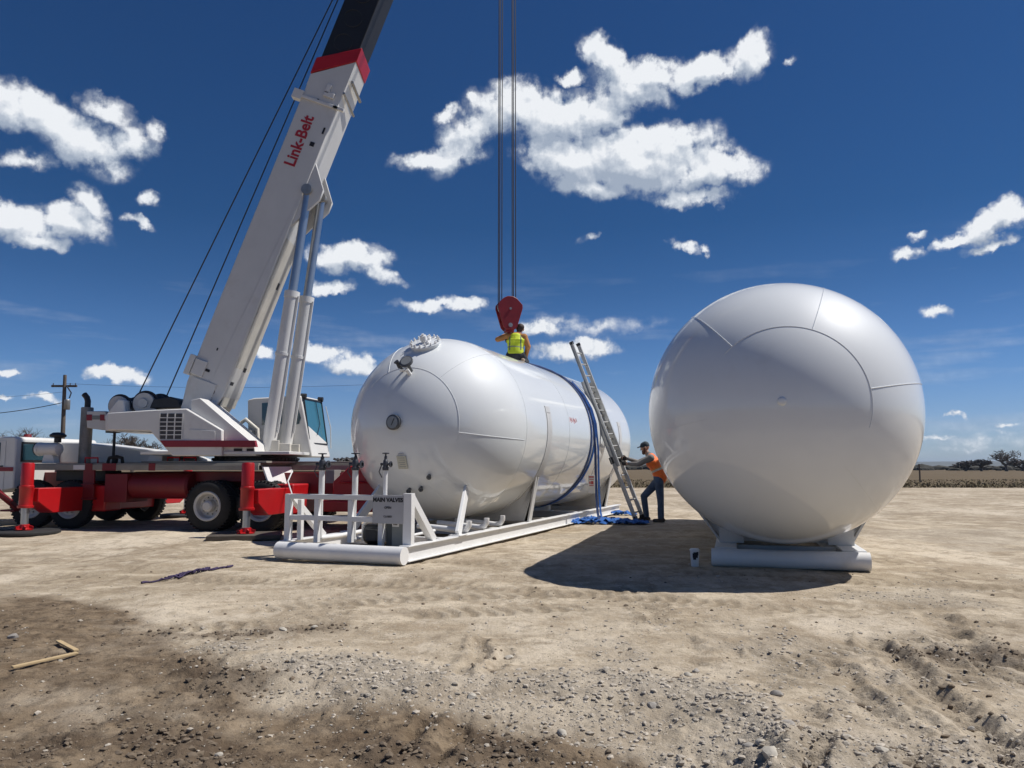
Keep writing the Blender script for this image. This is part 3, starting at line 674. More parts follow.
def treeline():
    rg = random.Random(31); mb = MB()
    for i in range(520):
        a = R_(rg.uniform(-48, 48)); r = rg.uniform(255, 300); hh = rg.uniform(.5, 1.5) * (1.5 if rg.random() < .12 else 1)
        mb.ico((r * math.sin(a), r * math.cos(a), hh * .4), hh, 1, (rg.uniform(1.2, 3), 1, .8), .3, rg)
    o = obj('treeline', mb, mat('treeline_dark', (.055, .052, .042), 1, 0, .4, .3), angle=10); tag(o, 'dark far off line of brush along the horizon', None, None, 'stuff')
treeline()

# field fence posts on the right, utility pole
for i, (px, top, Y) in enumerate(((919, 464, 60), (880, 464, 60.5))):
    p = at(px, top, Y); mb = MB(); mb.path([(0, 0, -.1), (.02, 0, p.z * .6), (0, 0, p.z)], .06, 7)
    if i == 0: tag(obj('fence_post', mb, M['pole'], loc=(p.x, Y, 0)), 'dark wooden fence post standing in the field right of the round tank', 'post')

def utility_pole():
    Y = 72; top = at(65, 375, Y); t = thing('utility_pole', 'wooden utility pole with a transformer behind the crane', 'utility pole', (top.x, Y, 0))
    H = top.z; mb = MB(); mb.path([(.25, 0, 0), (0, 0, H)], [.24, .15], 10); obj('pole', mb, M['pole'], t)
    mb = MB(); mb.box(-1.2, 1.2, -.07, .07, H - 1.15, H - .95); obj('crossarm', mb, M['pole'], t, .01)
    mb = MB(); mb.lathe([(0, 0), (.24, .02), (.27, .06), (.27, .9), (.22, .96), (0, 1.0)], 16, Matrix.Translation((.42, -.1, H - 3.3))); obj('transformer', mb, M['steel'], t)
    for x in (-1.05, .55, 1.05):
        mb = MB(); mb.lathe([(.03, 0), (.06, .05), (.03, .1), (.05, .16), (0, .2)], 8, Matrix.Translation((x, 0, H - .95))); obj('insulator', mb, M['valve'], t)
    mb = MB(); mb.path([(.25, -.1, H - 1.0), (.75, -.1, H - 1.7), (.6, -.1, H - 2.2)], .06, 6); obj('fuse_cutout', mb, M['valve'], t)
    # wires strung off to both sides
    def wire(z0, dx, z1, sag, r, lab):
        pts = [(top.x + dx * k / 16, Y + (.08 * dx) * k / 16, z0 + (z1 - z0) * k / 16 - sag * (1 - (2 * k / 16 - 1) ** 2)) for k in range(17)]
        mb = MB(); mb.path(pts, r, 5); o = obj('power_line', mb, M['black']); tag(o, lab, 'wire')
    wire(H - 2.6, -14, at(0, 405, Y).z - 1.0, .55, .035, 'thick lower cable sagging left from the utility pole')
    wire(H - 1.6, -14, H - 2.2, .3, .012, 'thin upper wire running left from the utility pole')
    wire(H - .8, 34, H - .3, .5, .012, 'thin wire running right from the top of the utility pole')
utility_pole()

# ------------------------------------------------------------------ the two storage tanks
TR = 1.66; TZ = 1.985; TL = 8.0
TOY = frame((1, 0, 0), (0, 0, -1), (0, 1, 0), (0, 0, TZ))          # lathe axis -> tank axis (local +Y), at axle height
def on_head(ang, clock, r=TR):                                      # ang from the near nose, clock from the top towards +X
    a, c = R_(ang), R_(clock); return Vector((r * math.sin(a) * math.sin(c), -r * math.cos(a), TZ + r * math.sin(a) * math.cos(c)))
def head_normal(ang, clock): return (on_head(ang, clock) - Vector((0, 0, TZ))).normalized()
def orient(n, p):
    n = n.normalized(); x = n.cross(Vector((0, 0, 1))); x = x.normalized() if x.length > 1e-3 else Vector((1, 0, 0)); y = n.cross(x)
    return frame(x, y, n, p)
def tank_shell(parent, crown, radial0, girths, far_seam=True):
    mb = MB(); prof = [(0, -TR)]
    for k in range(1, 41): a = PI / 2 * k / 40; prof.append((TR * math.sin(a), -TR * math.cos(a)))
    for k in range(1, 25): prof.append((TR, TL * k / 24))
    for k in range(1, 41): a = PI / 2 * k / 40; prof.append((TR * math.cos(a) if k < 40 else 0, TL + TR * math.sin(a)))
    mb.lathe(prof, 128, TOY)
    def bead(pts, wr=.0035): mb.path(pts, wr, 6, False)
    rr = TR + .0005
    bead([on_head(crown, -48 + t * 4, rr) for t in range(40)], .0052)
    for k in range(6): bead([on_head(crown + (90 - crown) * j / 20 * .93, radial0 + 60 * k, rr) for j in range(21)], .006 if k < 3 else .002)
    for y in girths: bead([(rr * math.sin(R_(t * 4)), y, TZ + rr * math.cos(R_(t * 4))) for t in range(91)])
    for y0, y1, c in zip([0] + list(girths[1:]), list(girths[1:]) + [TL], (200, 150, 215, 160)):
        bead([(rr * math.sin(R_(c)), y0 + (y1 - y0) * j / 4, TZ + rr * math.cos(R_(c))) for j in range(5)])
    return obj('shell', mb, M['tank'], parent, angle=45)
def saddle(parent, y, xl, xr, m, zb=.25, ang=102):
    """transverse web from the skid up to the shell, wear strip hugging the shell, slanted flange on each edge"""
    rr = TR + .006; web = []
    aR, aL = R_(180 - ang), R_(180 + ang)
    top_r = (rr * math.sin(aR) , TZ + rr * math.cos(aR)); top_l = (rr * math.sin(aL), TZ + rr * math.cos(aL))
    arc = [(rr * math.sin(aR + (aL - aR) * k / 40), TZ + rr * math.cos(aR + (aL - aR) * k / 40)) for k in range(41)]
    web = [(xl, zb)] + [(xr, zb)] + arc
    mb = MB(); K = len(arc); bot = [(xr + (xl - xr) * k / (K - 1), zb) for k in range(K)]; vs = []
    for yy in (y - .011, y + .011): vs += [(p[0], yy, p[1]) for p in arc] + [(p[0], yy, p[1]) for p in bot]
    fs = []
    for k in range(K - 1): fs += [(k, k + 1, K + k + 1, K + k), (2 * K + k, 3 * K + k, 3 * K + k + 1, 2 * K + k + 1), (k, 2 * K + k, 2 * K + k + 1, k + 1)]
    mb.add(vs, fs)
    for (x, tp) in ((xr, top_r), (xl, top_l)):
        mb.bar((x, y, zb), (tp[0] * 1.0, y, tp[1]), .03, .16, (0, 1, 0))
    w = MB(); pts = [(rr * math.sin(R_(180 - 106 + 212 * k / 48)), y, TZ + rr * math.cos(R_(180 - 106 + 212 * k / 48))) for k in range(49)]
    mb.ribbon(pts, [Vector((p[0], 0, p[2] - TZ)) for p in pts], .26, .012)
    return obj('saddle', mb, m, parent, angle=30)

AL = R_(21.5)
tL = thing('storage_tank', 'long white tank on a skid with a valve frame, a man on top', 'tank', (-1.28, 14.18, 0), -AL)
tank_shell(tL, 36, -22, (0.0, 2.55, 5.2, 8.0))
XL, XR = -.80, 1.30; YN, YF = -3.72, 8.4
skid = MB()
skid.path([(XL + .12, YN, .128), (XR + .03, YN, .128)], .118, 28)
sk = obj('skid_frame', skid, M['skid'], tL, angle=40)
for x in (XL + .02, XR - .13):
    mb = MB(); y0, y1 = YN + .13, YF
    mb.box(x, x + .15, y0, y1, .03, .048); mb.box(x, x + .15, y0, y1, .225, .243); mb.box(x + .055, x + .095, y0, y1, .048, .225)
    obj('skid_beam', mb, M['skid'], sk, .004)
for y in (-1.9, .2, 3.0, 5.4, 8.1):
    mb = MB(); mb.box(XL + .17, XR - .13, y - .05, y + .05, .06, .2); obj('cross_member', mb, M['skid'], sk, .004)
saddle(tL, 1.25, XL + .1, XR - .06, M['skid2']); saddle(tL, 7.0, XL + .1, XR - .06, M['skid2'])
# slanting struts from the beams up to the near head
for s, xb, xt in ((1, XR - .06, .90), (-1, XL + .1, -.62)):
    zt = .92; yt = -math.sqrt(TR ** 2 - xt ** 2 - (TZ - zt) ** 2)
    mb = MB(); mb.bar((xb, -1.92, .243), (xt, yt + .02, zt), .17, .05, (1, 0, 0)); mb.box(xb - .1, xb + .1, -2.05, -1.78, .243, .257)
    obj('strut', mb, M['skid'], tL, .004)
# valve frame at the near end
YP = -3.45
fr = MB()
def post(mb, x, z0, z1, w=.07, d=.07, y=YP): mb.box(x - w / 2, x + w / 2, y - d / 2, y + d / 2, z0, z1)
post(fr, -.735, .24, .90, .09, .08); post(fr, -.60, .24, .82, .07, .07, YP + .1); post(fr, -.24, .22, .83); post(fr, .32, .24, .83); post(fr, .81, .2, .83); post(fr, 1.235, .24, .93, .13, .10)
fr.box(-.69, 1.17, YP - .037, YP + .035, .83, .90); fr.box(-.69, 1.17, YP - .033, YP + .033, .53, .60)
fr.bar((-.72, YP + .04, .86), (-.72, -2.62, .24), .09, .09, (1, 0, 0)); fr.bar((1.22, YP + .05, .88), (1.22, -2.72, .243), .11, .10, (1, 0, 0))
obj('valve_frame', fr, M['skid'], tL, .006)
# sign board with its lettering
sg = MB(); sg.box(.70, 1.18, YP - .056, YP - .040, .52, .905); sign = obj('sign_board', sg, M['sign'], tL, .003)
def sign_text(s, size, x, z, bold=.0):
    mb = xf(text_mb(s, size, .0015, bold), frame((1, 0, 0), (0, 0, 1), (0, -1, 0), (x, YP - .058, z))); obj('lettering', mb, M['ink'], sign, smooth=False)
sign_text('MAIN VALVES', .0775, .94, .838, .0035); sign_text('OPEN', .042, .94, .735, .001); sign_text('◄ CLOSED'.replace('◄ ', ''), .036, .94, .615, .0005)
# hydraulic pump, control cabinet and brass fitting behind the frame
mb = MB(); mb.lathe([(0, 0), (.10, .005), (.135, .03), (.14, .06), (.14, .30), (.125, .33), (.09, .36), (0, .365)], 24, frame((0, 1, 0), (0, 0, 1), (1, 0, 0), (.42, YP + .24, .345)))
mb.box(.47, .75, YP + .12, YP + .36, .19, .215); mb.box(.52, .70, YP + .05, YP + .16, .27, .42)
obj('pump_motor', mb, M['plastic'], tL, .006)
mb = MB(); mb.path([(.40, YP + .2, .25), (.40, YP + .2, .47), (.46, YP + .2, .52), (.70, YP + .2, .525)], .028, 10); obj('supply_pipe', mb, M['skid'], tL)
mb = MB(); mb.lathe([(0, 0), (.045, .0), (.05, .05), (.03, .06), (.03, .12), (0, .12)], 10, frame((0, 1, 0), (0, 0, 1), (1, 0, 0), (.64, YP + .2, .52))); mb.bar((.69, YP + .2, .54), (.74, YP + .2, .60), .015, .015); obj('brass_valve', mb, M['brass'], tL)
mb = MB(); mb.box(.945, 1.165, YP + .05, YP + .27, .205, .56); cbn = obj('control_cabinet', mb, M['cabinet'], tL, .006)
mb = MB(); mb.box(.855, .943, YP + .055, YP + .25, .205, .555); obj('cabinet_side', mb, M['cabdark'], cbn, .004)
mb = MB(); mb.box(.955, 1.06, YP + .043, YP + .048, .475, .535); lb = obj('cabinet_label', mb, M['paper'], cbn)
mb = MB()
for k in range(3): mb.box(.975 + k * .022, .99 + k * .022, YP + .0405, YP + .0425, .495, .512)
obj('label_print', mb, M['ink'], lb)
# three riser pipes with dark relief valves
for i, (x, ztop, z0) in enumerate(((-.24, 1.44, .90), (.32, 1.44, .90), (.81, 1.44, .90))):
    p = MB(); r = (.042, .042, .030)[i]; y = YP + .085
    p.path([(x, y, .28), (x, y, .80), (x, y, .86), (x, y, ztop - .2)], [.026, .026, r, r], 16); p.path([(x, y, .28), (x, y + .4, .27), (x, y + 1.5, .30)], r * .8, 10)
    ri = obj('riser_pipe', p, M['skid'], tL)
    k = (.9, .9, .7)[i]; vb = MB(); Z = ztop - .2
    vb.lathe([(0, 0), (.06 * k, 0), (.065 * k, .04), (.05 * k, .05), (.055 * k, .10), (.045 * k, .14), (.03 * k, .15), (.03 * k, .19), (.016 * k, .2), (.016 * k, .245), (0, .245)], 14, Matrix.Translation((x, y, Z)))
    vb.tube((x - .11 * k, y, Z + .085), (x + .11 * k, y, Z + .085), .026 * k, None, 10); vb.lathe([(.03 * k, 0), (.06 * k, .005), (.06 * k, .02), (.03 * k, .025)], 12, frame((0, 1, 0), (0, 0, 1), (1, 0, 0), (x + .10 * k, y, Z + .085)))
    vb.lathe([(.0, 0), (.07 * k, .004), (.07 * k, .018), (0, .022)], 14, Matrix.Translation((x, y, Z + .225)))
    vb.path([(x - .09 * k, y, Z + .08), (x - .13 * k, y - .02, Z - .02), (x - .08 * k, y, Z - .1)], .008, 6)
    obj('relief_valve', vb, M['valve'], ri)
# three turned up drain spouts above the right beam
for y in (-1.55, -.85, -.15):
    mb = MB(); mb.path([(.35, y, .34), (.95, y, .30), (1.12, y, .285), (1.22, y, .31), (1.26, y, .37), (1.26, y, .44)], .045, 14)
    obj('drain_spout', mb, M['skid'], tL)
# skid feet plates by the far saddle
for y0, y1 in ((4.2, 4.45), (4.9, 5.1)):
    mb = MB(); mb.box(XR + .01, XR + .32, y0, y1, .02, .06); obj('skid_foot', mb, M['skid'], tL, .004)
# fittings on the near head
def fitting(name, ang, clock, prof, m, parent=tL, n=28, lift=0): 
    p = on_head(ang, clock) + head_normal(ang, clock) * lift; mb = MB(); mb.lathe(prof, n, orient(head_normal(ang, clock), p)); return obj(name, mb, m, parent)
mw = fitting('manway_flange', 59.5, 3, [(0, -.02), (.25, -.02), (.25, .025), (.28, .027), (.28, .055), (.265, .06), (0, .062)], M['tank'], n=36)
def mw_pt(r, t, z): return orient(head_normal(59.5, 3), on_head(59.5, 3)) @ Vector((r * math.cos(t), r * math.sin(t), z))
for k in range(16):
    t = 2 * PI * k / 16; mb = MB(); mb.tube(mw_pt(.25, t, .05), mw_pt(.25, t, .11), .013, None, 8); mb.tube(mw_pt(.25, t, .05), mw_pt(.25, t, .082), .023, None, 6); obj('flange_bolt', mb, M['skid'], mw)
for (r, t, hh, w) in ((.13, 2.3, .10, .035), (.14, 4.6, .10, .035), (.02, 1.2, .19, .05)):
    mb = MB(); a, b = mw_pt(r, t, .06), mw_pt(r, t, max(hh * .6, .08)); mb.tube(a, b, w, None, 12); mb.tube(b, mw_pt(r, t, hh), w * 1.35, w * 1.1, 12); mb.tube(mw_pt(r, t, hh), mw_pt(r, t, hh + .03), w * .5, None, 8); obj('valve_cap', mb, M['skid'], mw)
g = fitting('dial_gauge', 33.5, 6, [(0, 0), (.03, 0), (.03, .20), (.105, .21), (.115, .22), (.115, .255), (.10, .262), (0, .262)], M['gauge'])
fitting('dial_face', 33.5, 6, [(0, .2625), (.088, .2625), (.088, .265), (0, .265)], M['gaugeface'], g)
v2 = MB(); b = on_head(33.5, -3.5); nn = head_normal(33.5, -3.5); v2.tube(b, b + nn * .2, .024, None, 10); v2.tube(b + nn * .12, b + nn * .26, .05, .03, 10); v2.tube(b + nn * .2 + Vector((-.07, 0, .02)), b + nn * .2 + Vector((.05, 0, -.02)), .02, None, 8)
obj('bleed_valve', v2, M['valve'], tL)
b2 = MB(); p0 = on_head(31, 6); b2.tube(p0, p0 + head_normal(31, 6) * .14, .035, .03, 12); b2.tube(p0 + head_normal(31, 6) * .1, on_head(31, -3) + head_normal(31, -3) * .1, .018, None, 8); obj('gauge_pipe', b2, M['skid'], tL)
g = fitting('level_gauge', 2, 300, [(0, 0), (.125, 0), (.125, .03), (.13, .035), (.13, .06), (.115, .07), (0, .07)], M['gauge'])
fitting('level_dial', 2, 300, [(0, .0705), (.10, .0705), (.10, .074), (0, .074)], M['gaugeface'], g)
mb = MB(); p = on_head(2, 300) + Vector((0, -.076, 0)); mb.bar(p + Vector((-.02, 0, -.05)), p + Vector((.03, 0, .06)), .012, .004, (0, 1, 0)); obj('gauge_needle', mb, M['ink'], g)
mb = MB(); n0 = head_normal(22, 176); Q = orient(n0, on_head(22, 176) + n0 * .012); mb.box(-.085, .085, -.115, .115, 0, .012, Q); pl = obj('nameplate', mb, M['cream'], tL, .003)
mb = MB(); mb.box(-.05, .05, -.155, -.14, 0, .01, Q); obj('plate_strip', mb, M['sign'], pl)
mb = MB()
for k in range(5): mb.box(-.06, .06 - .02 * (k % 2), -.085 + k * .038, -.077 + k * .038, .0121, .0135, Q)
obj('plate_print', mb, M['cabinet'], pl)
for (a, c, nm) in ((40, 178, 'nozzle'), (40, 166, 'nozzle'), (35, 152, 'nozzle')): fitting(nm, a, c, [(0, 0), (.028, 0), (.028, .05), (.042, .052), (.042, .07), (.02, .075), (.02, .1), (0, .1)], M['gauge'], n=16)
# small red inspection marks on the shell
def shell_pt(y, clock, r=TR + .002): return Vector((r * math.sin(R_(clock)), y, TZ + r * math.cos(R_(clock))))
mb = MB()
for k, (dy, dc) in enumerate(((0, 0), (.10, .5), (.22, 0), (.3, .8), (.42, 0))): mb.path([shell_pt(2.62 + dy, 82 + dc), shell_pt(2.66 + dy, 78.5 + dc), shell_pt(2.70 + dy, 81 + dc)], .006, 4)
obj('paint_mark', mb, mat('mark_red', (.6, .14, .16), .6), tL)

AR = R_(16)
tR = thing('storage_tank', 'white round ended propane tank seen end on, on a low skid at the right', 'tank', (3.45, 9.89, 0), -AR)
tank_shell(tR, 32, -40, (0.0, 2.55, 5.2, 8.0))
mb = MB(); mb.path([(-.90, .06, .12), (1.0, .06, .12)], .115, 28); sk = obj('skid_frame', mb, M['skid'], tR, angle=40)
for x in (-.86, .70):
    mb = MB(); mb.box(x, x + .28, .2, 7.9, .03, .05); mb.box(x, x + .28, .14, 7.9, .225, .243); mb.box(x + .12, x + .16, .2, 7.9, .05, .225); mb.box(x + .01, x + .27, .21, .23, .05, .225); obj('skid_beam', mb, M['skid'], sk, .004)
for y in (.78, 3.5, 6.9):
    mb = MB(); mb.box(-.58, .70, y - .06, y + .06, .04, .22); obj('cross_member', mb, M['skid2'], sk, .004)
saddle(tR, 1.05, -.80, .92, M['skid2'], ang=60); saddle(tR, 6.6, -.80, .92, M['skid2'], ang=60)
for x0, x1 in ((.60, .93), (-.81, -.48)):
    mb = MB(); mb.box(x0, x1, .78, .80, .243, .46 if x0 > 0 else .46); obj('gusset', mb, M['skid2'], tR, .003)
fitting('nozzle', 2.2, -77, [(0, 0), (.05, 0), (.042, .012), (.03, .016), (.0, .017)], M['tank'], tR, 20)
mb = MB(); mb.tube((.0, .85, TZ + TR - .02), (.0, .85, TZ + TR + .035), .09, .085, 20); mb.tube((.0, .85, TZ + TR + .035), (.0, .85, TZ + TR + .07), .05, .04, 14); obj('top_valve', mb, M['valve'], tR)

# ------------------------------------------------------------------ crane
C0 = Vector((-5.6, 16.9, 0)); YAW = R_(-10.2)
cr = thing('truck_crane', 'red and white truck crane with its long boom raised, standing left of the valve tank', 'crane', C0, YAW)
def ux(px, py, yl):                        # point of the slewing upper, world aligned, relative to C0, at depth yl behind the slewing centre
    p = at(px, py, C0.y + yl); return (p.x - C0.x, p.z)
UP = dict(loc=(0, 0, 0), rot=(0, 0, -YAW))
# --- carrier
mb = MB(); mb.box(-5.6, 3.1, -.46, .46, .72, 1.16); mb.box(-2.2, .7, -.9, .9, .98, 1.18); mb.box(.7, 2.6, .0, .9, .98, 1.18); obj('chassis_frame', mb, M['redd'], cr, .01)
mb = MB(); mb.box(-4.42, .78, -1.33, 1.33, 1.305, 1.355); mb.box(.78, 2.55, .02, 1.33, 1.305, 1.355); mb.box(-4.42, .78, -1.345, -1.31, 1.215, 1.325); mb.box(.782, 2.55, -.01, .02, 1.215, 1.325); mb.box(-4.42, 2.55, 1.31, 1.345, 1.215, 1.325); mb.box(-1.9, .9, -1.25, 1.2, 1.358, 1.40); mb.box(.902, 2.6, .05, 1.2, 1.358, 1.40)
dk = obj('deck', mb, M['deck'], cr, .006)
for xa, xb in ((-3.12, -2.95), (-1.65, -1.5), (-2.72, -2.4)):
    mb = MB(); mb.box(xa, xb, -1.352, -1.347, 1.205, 1.355); obj('deck_bracket', mb, M['redd'], cr)
mb = MB(); mb.box(-3.40, -3.13, -1.351, -1.347, 1.225, 1.32); obj('edge_marker', mb, M['white'], cr)
# cab of the carrier
mb = MB(); mb.prism([(-7.3, .72), (-7.3, 1.5), (-7.05, 1.90), (-4.92, 1.93), (-4.86, 1.88), (-4.86, .82), (-5.5, .72)], -1.30, 1.15); cab = obj('carrier_cab', mb, M['white'], cr, .03)
mb = MB(); mb.box(-6.6, -5.10, -1.312, -1.302, .80, 1.84); dr = obj('cab_door', mb, M['white'], cab, .008)
mb = MB(); mb.box(-6.4, -5.22, -1.322, -1.314, 1.40, 1.80); obj('door_window', mb, M['glass'], dr, .01)
mb = MB(); mb.box(-7.0, -4.88, -1.321, -1.3135, 1.19, 1.275); obj('cab_stripe', mb, M['stripe'], cab)
mb = MB(); mb.box(-5.20, -5.13, -1.33, -1.313, 1.28, 1.31); obj('door_handle', mb, M['black'], dr)
mb = MB(); mb.box(-4.857, -4.850, -1.12, -.45, 1.43, 1.78); obj('rear_window', mb, M['glass'], cab, .0)
mb = MB(); mb.box(-4.854, -4.845, -1.16, -.41, 1.39, 1.43); mb.box(-4.854, -4.845, -1.16, -.41, 1.78, 1.82); mb.box(-4.854, -4.845, -1.16, -1.12, 1.43, 1.78); mb.box(-4.854, -4.845, -.45, -.41, 1.43, 1.78); obj('window_seal', mb, M['black'], cab)
mb = MB(); mb.tube((-5.05, -.8, 1.93), (-5.05, -.8, 2.0), .09, .07, 14); obj('beacon', mb, M['redd'], cab)
# engine hood behind the cab, air cleaner, exhaust
mb = MB(); mb.prism([(-4.85, 1.36), (-4.85, 1.84), (-4.4, 1.84), (-2.1, 1.58), (-1.75, 1.45), (-1.75, 1.36)], -.05, 1.12); obj('engine_hood', mb, M['white'], cr, .03)
mb = MB(); mb.lathe([(0, 0), (.135, .01), (.148, .03), (.148, .08), (.138, .09), (.138, .48), (.125, .52), (.06, .55), (0, .55)], 26, frame((0, 1, 0), (0, 0, 1), (1, 0, 0), (-4.47, -1.13, 1.66))); ac = obj('air_cleaner', mb, M['white'], cr)
mb = MB(); mb.lathe([(0, -.012), (.14, -.012), (.14, 0)], 24, frame((0, 1, 0), (0, 0, 1), (1, 0, 0), (-4.47, -1.13, 1.66))); obj('cleaner_end', mb, M['grille'], ac)
mb = MB(); mb.prism([(-4.30, 1.36), (-4.26, 1.55), (-4.06, 1.55), (-3.98, 1.36)], -1.20, -1.05); obj('cleaner_bracket', mb, M['white'], ac, .01)
mb = MB(); mb.lathe([(.07, 0), (.07, .10), (.16, .12), (.165, .16), (.10, .21), (0, .22)], 22, Matrix.Translation((-4.0, -1.13, 1.80))); obj('rain_cap', mb, M['black'], ac)
ex = MB(); ex.lathe([(0, 1.36), (.125, 1.36), (.125, 2.56), (.118, 2.58), (.06, 2.585), (.06, 2.66)], 24, Matrix.Translation((-3.66, -.72, 0))); st = obj('exhaust_stack', ex, M['exhaust'], cr)
mb = MB(); mb.path([(-3.66, -.72, 2.58), (-3.66, -.72, 2.72), (-3.69, -.72, 2.80), (-3.76, -.72, 2.87)], .062, 14); obj('exhaust_tip', mb, M['black'], st)
# clutter on the deck: handrail hoops, a box, fittings
mb = MB(); mb.path([(-3.25, -1.2, 1.36), (-3.25, -1.2, 1.47), (-2.95, -1.2, 1.47), (-2.95, -1.2, 1.36)], .018, 8); mb.path([(-1.4, -1.1, 1.40), (-1.4, -1.1, 1.475), (-1.12, -1.1, 1.475), (-1.12, -1.1, 1.40)], .016, 8); mb.path([(-1.02, -1.1, 1.40), (-1.02, -1.1, 1.475), (-.75, -1.1, 1.475), (-.75, -1.1, 1.40)], .016, 8); obj('grab_hoop', mb, M['red'], cr)
mb = MB(); mb.prism([(-2.05, 1.36), (-1.95, 1.52), (-1.66, 1.52), (-1.66, 1.36)], -.9, -.5); obj('deck_box', mb, M['skid'], cr, .01)
mb = MB(); mb.path([(-2.75, -1.15, 1.36), (-2.72, -1.15, 1.47), (-2.55, -1.15, 1.5), (-2.42, -1.15, 1.47), (-2.4, -1.15, 1.36)], .035, 8); mb.path([(-2.62, -1.1, 1.36), (-2.6, -1.1, 1.46)], .05, 8); obj('hose_loop', mb, M['rubber'], cr)
mb = MB(); mb.tube((-3.05, -.6, 1.36), (-3.05, -.6, 2.02), .03, None, 8); mb.box(-3.2, -2.98, -.7, -.5, 2.02, 2.13); obj('mirror_post', mb, M['black'], cr)
# tank, tool boxes and crossings under the deck
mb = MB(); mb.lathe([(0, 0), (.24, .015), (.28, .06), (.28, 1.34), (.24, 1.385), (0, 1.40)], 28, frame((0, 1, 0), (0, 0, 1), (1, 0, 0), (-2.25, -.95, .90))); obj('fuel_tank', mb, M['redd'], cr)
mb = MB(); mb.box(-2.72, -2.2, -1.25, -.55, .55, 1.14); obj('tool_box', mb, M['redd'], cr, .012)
mb = MB(); mb.box(-4.1, -2.9, -1.0, -.5, .98, 1.2); obj('front_crossing', mb, M['black'], cr, .01)
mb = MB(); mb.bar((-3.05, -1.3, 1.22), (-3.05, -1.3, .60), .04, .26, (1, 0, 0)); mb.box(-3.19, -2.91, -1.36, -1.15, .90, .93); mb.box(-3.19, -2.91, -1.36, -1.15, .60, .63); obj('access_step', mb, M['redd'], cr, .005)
# wheels
def wheel(x, y, side, dual):
    w = MB(); W = .30 if not dual else .58
    Mx = frame((1, 0, 0), (0, 0, 1), (0, -side, 0), (x, y, .50)) if side > 0 else frame((1, 0, 0), (0, 0, -1), (0, 1, 0), (x, y, .50))
    # local +Z points outwards
    Mo = frame((1, 0, 0), (0, 0, side * -1.0), (0, float(side), 0), (x, y, .50))
    prof = [(.30, -W / 2), (.44, -W / 2), (.485, -W / 2 + .03), (.50, -W / 2 + .07)]
    if dual: prof += [(.50, -.045), (.46, -.03), (.46, .03), (.50, .045)]
    prof += [(.50, W / 2 - .07), (.485, W / 2 - .03), (.44, W / 2), (.36, W / 2 + .006), (.30, W / 2 - .012)]
    t = MB(); t.lathe(prof, 44, Mo)
    for k in range(40):
        a = 2 * PI * k / 40
        for z in ([W / 2 - .1] if not dual else [W / 2 - .1, -W / 2 + .1]):
            q = Mo @ Matrix.Rotation(a, 4, 'Z') @ Matrix.Translation((.5, 0, z)); t.box(-.01, .012, -.022, .022, -.075, .075, q)
    o = obj('wheel', t, M['rubber'], cr, angle=30)
    r = MB(); d = W / 2
    if dual or side: r.lathe([(.30, d - .012), (.285, d + .004), (.27, d), (.245, d - .02), (.225, d - .13 if dual else d - .05), (.12, d - .15 if dual else d - .06), (.11, d - .02), (.075, d + .01), (0, d + .012)], 32, Mo)
    ri = obj('rim', r, M['rim'], o)
    nb = MB()
    for k in range(10): a = 2 * PI * k / 10; p = (.17 * math.cos(a), .17 * math.sin(a)); nb.tube(Mo @ Vector((p[0], p[1], d - .15 if dual else d - .06)), Mo @ Vector((p[0], p[1], d - .10 if dual else d - .02)), .016, None, 6)
    obj('wheel_nuts', nb, M['steel'], o).__setitem__('kind', 'stuff')
for x, dual in ((-4.42, False), (-3.50, False), (-.26, True), (.88, True)):
    for s in (-1, 1): wheel(x, s * (1.16 if not dual else 1.14), s, dual)
for x in (-4.42, -3.5, -.26, .88):
    mb = MB(); mb.tube((x, -1.05, .5), (x, 1.05, .5), .07, None, 12); mb.tube((x, -.18, .5), (x, .18, .5), .2, None, 16); obj('axle', mb, M['black'], cr)
# outriggers
def outrigger(x, s, left):
    t = MB(); y1 = s * 2.62; y0 = s * .75; d = 1 if left else -1
    # beam with raised inner end and cut away lower corner near the jack
    prof = [(2.50, .62), (2.50, .87), (1.05, .87), (1.0, .90), (.75, .90), (.75, .38), (2.10, .38), (2.34, .52)]
    t.prism([(a, b) for a, b in prof], x - .16, x + .16, frame((0, s, 0), (1, 0, 0), (0, 0, 1)))
    o = obj('outrigger_beam', t, M['red'], cr, .012)
    j = MB(); j.lathe([(0, .50), (.135, .50), (.14, .52), (.14, .545), (.118, .55), (.118, .86), (.125, .87), (.125, .92), (.112, .93), (.112, 1.33), (.10, 1.36), (0, 1.365)], 26, Matrix.Translation((x, y1, 0)))
    j.box(x - .07, x + .07, min(y1, y1 - s * .25), max(y1, y1 - s * .25), .62, .87)
    jk = obj('jack', j, M['red'], o, .0)
    p = MB(); p.tube((x, y1, .14), (x, y1, .52), .068, None, 20); obj('jack_rod', p, M['chrome'], jk)
    f = MB(); f.lathe([(0, .08), (.15, .08), (.155, .10), (.10, .115), (.09, .19), (.0, .2)], 20, Matrix.Translation((x, y1, 0)))
    for k in range(6): a = 2 * PI * k / 6 + .3; f.bar((x + .06 * math.cos(a), y1 + .06 * math.sin(a), .145), (x + .16 * math.cos(a), y1 + .16 * math.sin(a), .115), .022, .07)
    obj('jack_foot', f, M['red'], jk)
    h = MB(); h.tube((x - .165, s * 2.05, .70), (x - .17, s * 2.05, .70), .035, None, 12)
    obj('beam_hole', h, M['black'], o)
    wp = cr.matrix_world
    return Matrix.Translation(C0) @ Matrix.Rotation(YAW, 4, 'Z') @ Vector((x, y1, 0))
pads = []
for x, left in ((-3.33, True), (1.27, False)):
    for s in (-1, 1): pads.append((outrigger(x, s, left), s, left))
